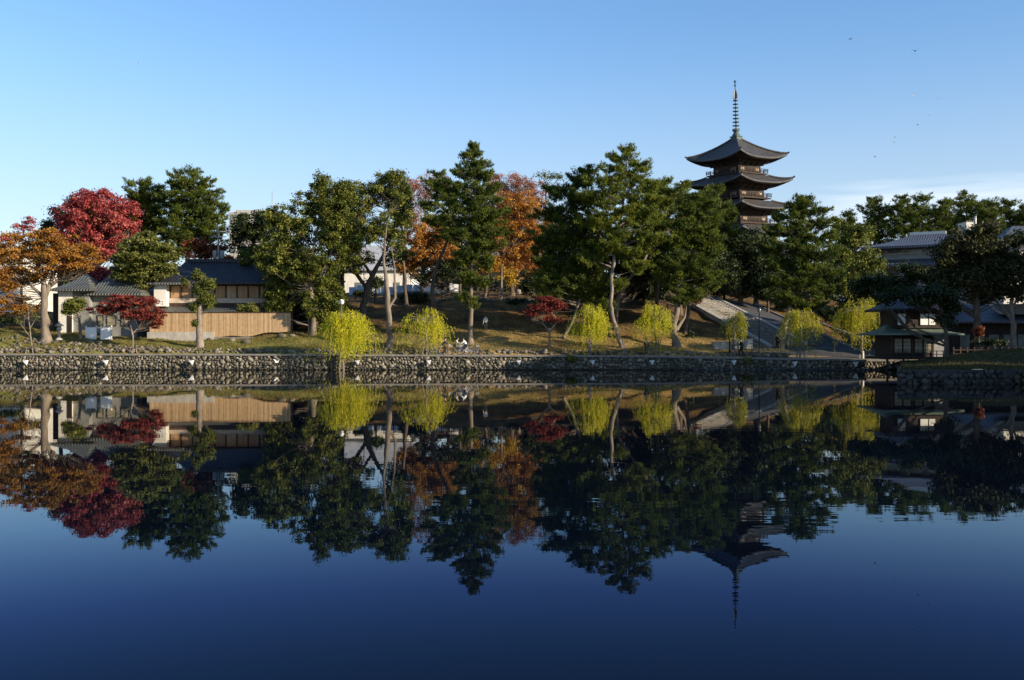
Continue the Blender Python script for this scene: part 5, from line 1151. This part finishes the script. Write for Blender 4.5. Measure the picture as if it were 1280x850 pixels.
# ------------------------------------------------------------------ people and bicycles
def skin_mesh(name, pts, edges, radii, mat, parent, sub=1, root=0):
    me = bpy.data.meshes.new(name); me.from_pydata(pts, edges, []); o = bpy.data.objects.new(name, me); COL.objects.link(o); o.parent = parent
    me.materials.append(mat); sk = o.modifiers.new('Skin', 'SKIN'); sk.use_smooth_shade = True
    for i, r_ in enumerate(radii): me.skin_vertices[0].data[i].radius = (r_, r_)
    me.skin_vertices[0].data[root].use_root = True
    s_ = o.modifiers.new('Sub', 'SUBSURF'); s_.levels = sub; s_.render_levels = sub
    return o
POSES = {
 # pelvis, chest, neck, head; hip/knee/ankle/toe L,R ; shoulder/elbow/wrist L,R  (x forward, y left, z up)
 'stand': dict(pel=(0,0,.95), chest=(0,0,1.3), neck=(0,0,1.47), head=(.02,0,1.62), legs=[[(0,.1,.9),(.02,.11,.48),(-.02,.11,.08),(.14,.12,.03)],[(0,-.1,.9),(.02,-.11,.48),(-.02,-.11,.08),(.14,-.12,.03)]],
               arms=[[(0,.19,1.4),(-.03,.25,1.13),(.06,.25,.88)],[(0,-.19,1.4),(-.03,-.25,1.13),(.06,-.25,.88)]]),
 'walk': dict(pel=(0,0,.93), chest=(.03,0,1.28), neck=(.05,0,1.45), head=(.08,0,1.6), legs=[[(0,.1,.88),(.22,.1,.5),(.28,.1,.09),(.43,.1,.06)],[(0,-.1,.88),(-.08,-.1,.46),(-.38,-.1,.14),(-.26,-.1,.03)]],
              arms=[[(.03,.19,1.38),(-.16,.24,1.13),(-.14,.24,.88)],[(.03,-.19,1.38),(.13,-.24,1.13),(.28,-.22,.94)]]),
 'ride': dict(pel=(-.15,0,.95), chest=(.03,0,1.27), neck=(.12,0,1.42), head=(.17,0,1.56), legs=[[(-.13,.1,.93),(.24,.12,.72),(.14,.12,.32),(.27,.12,.27)],[(-.13,-.1,.93),(.16,-.13,.58),(-.02,-.14,.16),(.11,-.14,.12)]],
              arms=[[(.04,.19,1.36),(.22,.26,1.16),(.42,.24,1.04)],[(.04,-.19,1.36),(.22,-.26,1.16),(.42,-.24,1.04)]]),
}
def person(loc, rz, pose, label, top, bottom, group=None, scale=1):
    q = POSES[pose]; o = empty('person', loc, label, 'person', group, rz); o.scale = (scale,)*3
    pts = [q['pel'], q['chest'], q['neck'], q['head']]; E = [(0,1),(1,2),(2,3)]; Rr = [.12,.14,.05,.085]
    h = Vector(q['head']); pts.append(tuple(h+Vector((.01,0,.1)))); E.append((3,4)); Rr.append(.06)
    pts.append(tuple(h+Vector((.1,0,-.01)))); E.append((3,5)); Rr.append(.02)
    for L in q['legs']:
        b = len(pts); pts += L; E += [(0,b),(b,b+1),(b+1,b+2),(b+2,b+3)]; Rr += [.085,.055,.04,.03]
    for A in q['arms']:
        b = len(pts); pts += A; E += [(1,b),(b,b+1),(b+1,b+2)]; Rr += [.05,.036,.027]
        w_ = Vector(A[2]); d = (w_-Vector(A[1])).normalized()
        pts.append(tuple(w_+d*.09)); E.append((b+2, b+3)); Rr.append(.03)
        for k in range(-1, 3):
            pts.append(tuple(w_+d*(.16-.012*abs(k))+Vector((0,.0,.0))+Vector((.012*k, .014*k, -.01)))); E.append((b+3, len(pts)-1)); Rr.append(.009)
        pts.append(tuple(w_+d*.1+Vector((.04,0,.03)))); E.append((b+2, len(pts)-1)); Rr.append(.01)
    skin_mesh('body', pts, E, Rr, M['skin'], o)
    P2 = [q['pel'], q['chest'], tuple(Vector(q['neck'])-Vector((0,0,.05)))]; E2 = [(0,1),(1,2)]; R2 = [.145,.165,.07]
    for A in q['arms']: b = len(P2); P2 += A; E2 += [(1,b),(b,b+1),(b+1,b+2)]; R2 += [.07,.052,.04]
    skin_mesh('jacket', P2, E2, R2, top, o, root=0)
    P3 = [q['pel']]; E3 = []; R3 = [.14]
    for L in q['legs']: b = len(P3); P3 += L[:3]; E3 += [(0,b),(b,b+1),(b+1,b+2)]; R3 += [.105,.075,.058]
    skin_mesh('trousers', P3, E3, R3, bottom, o)
    mb = MB(); mb.lathe(tuple(h+Vector((-.02,0,.0))), [(.09,0),(.105,.06),(.095,.12),(.06,.17),(.01,.185)], 12); mb.build('hair', M['hair'], o)
    return o
def fabric(name, c): return surf(name, tuple(v*.8 for v in c), c, 6, .9, 3, .2, .005)
C_ = dict(navy=fabric('navy_cloth', (.03,.04,.09)), black=fabric('black_cloth', (.02,.02,.022)), white=fabric('white_cloth', (.75,.74,.72)), cream=fabric('cream_cloth', (.6,.55,.42)), grey=fabric('grey_cloth', (.18,.18,.19)), orange=fabric('orange_cloth', (.6,.22,.05)), blue=fabric('blue_cloth', (.12,.2,.35)))
def bicycle(loc, rz, label, frame_c):
    o = empty('bicycle', loc, label, 'bicycle', 'bicycles on the bank path', rz)
    for x in (-.52, .52):
        mb = MB(); mb.torus((x,0,.34), .32, .025, 'Y', 24, 6); wh = mb.build('wheel', M['black'], o)
        mb = MB(); mb.torus((x,0,.34), .295, .014, 'Y', 24, 4)
        for k in range(10): a = 2*math.pi*k/10; mb.tube([(x,0,.34),(x+.29*math.cos(a),0,.34+.29*math.sin(a))], .005, 3)
        mb.build('rim', M['grey'], wh)
    mb = MB(); bb = (-.08,0,.3); se = (-.22,0,.78); hd = (.36,0,.82)
    for a, b in ((bb, se), (bb, (.4,0,.7)), ((-.2,0,.72), hd), (bb, (-.52,0,.34)), ((-.2,0,.7), (-.52,0,.34)), (hd, (.52,0,.34)), (se, (-.24,0,.9)), (hd, (.34,0,1.0))): mb.tube([a, b], .02, 6)
    mb.build('frame', frame_c, o)
    mb = MB(); mb.tube([(.42,-.27,1.02),(.34,-.12,1.0),(.34,.12,1.0),(.42,.27,1.02)], .015, 6); mb.build('handlebar', M['grey'], o)
    mb = MB(); mb.lathe((-.25,0,.9), [(.06,0),(.11,.03),(.06,.06)], 10); mb.box((-.12,0,.93), (.18,.05,.04)); mb.build('saddle', M['black'], o)
    mb = MB(); mb.b2(.44,.68,-.14,.14,.78,.98); mb.build('basket', M['grey'], o)
    mb = MB(); mb.tube([(-.08,-.12,.14),(-.08,-.06,.3),(-.08,.06,.3),(-.08,.12,.46)], .014, 5); mb.build('crank', M['grey'], o)
    return o
gz = lambda px, Y: H(X_(px, Y), Y)
for px, Yc, top, bt, lb, fc, rz in ((555,101.3,C_['navy'],C_['black'],'cyclist in navy jacket, left of the three on the bank path',C_['orange'],.15),(570,101.9,C_['cream'],C_['grey'],'cyclist in cream top, middle of the three on the bank path',C_['grey'],.0),(581,101.1,C_['white'],C_['navy'],'cyclist in white top, right of the three on the bank path',C_['white'],3.0)):
    loc = (X_(px, Yc), Yc, gz(px, Yc)+.01); person(loc, rz, 'ride', lb, top, bt, 'cyclists on the bank path'); bicycle(loc, rz, {555:'orange bicycle ridden by the navy-jacketed cyclist',570:'grey bicycle ridden by the cream-topped cyclist',581:'white bicycle ridden by the white-topped cyclist'}[px], fc)
bicycle((X_(546, 101.2), 101.2, gz(546, 101.2)+.01), .1, 'grey parked bicycle nearest the willow, left of the cyclists', C_['grey'])
bicycle((X_(590, 101.5), 101.5, gz(590, 101.5)+.01), -.1, 'blue parked bicycle at the right end of the cyclist group', C_['blue'])
person((X_(607, 110), 110, gz(607, 110)), 2.2, 'stand', 'small distant figure in a white top standing on the slope', C_['white'], C_['black'])
person((X_(808, 102.2), 102.2, gz(808, 102.2)), -1.2, 'stand', 'dark-clothed person standing at the ragged willow', C_['black'], C_['navy'], scale=.95)
person((X_(814, 102.5), 102.5, gz(814, 102.5)), 1.8, 'stand', 'person in orange top beside the dark-clothed one at the ragged willow', C_['orange'], C_['grey'], scale=.8)
person((X_(927, 101.8), 101.8, gz(927, 101.8)), 3.1, 'walk', 'person in black walking left past the grey notice board', C_['black'], C_['black'], scale=1.08)
person((X_(972, 107), 107, gz(972, 107)), 2.0, 'stand', 'dark figure standing against the leaning trunk at the stairs foot', C_['black'], C_['black'])
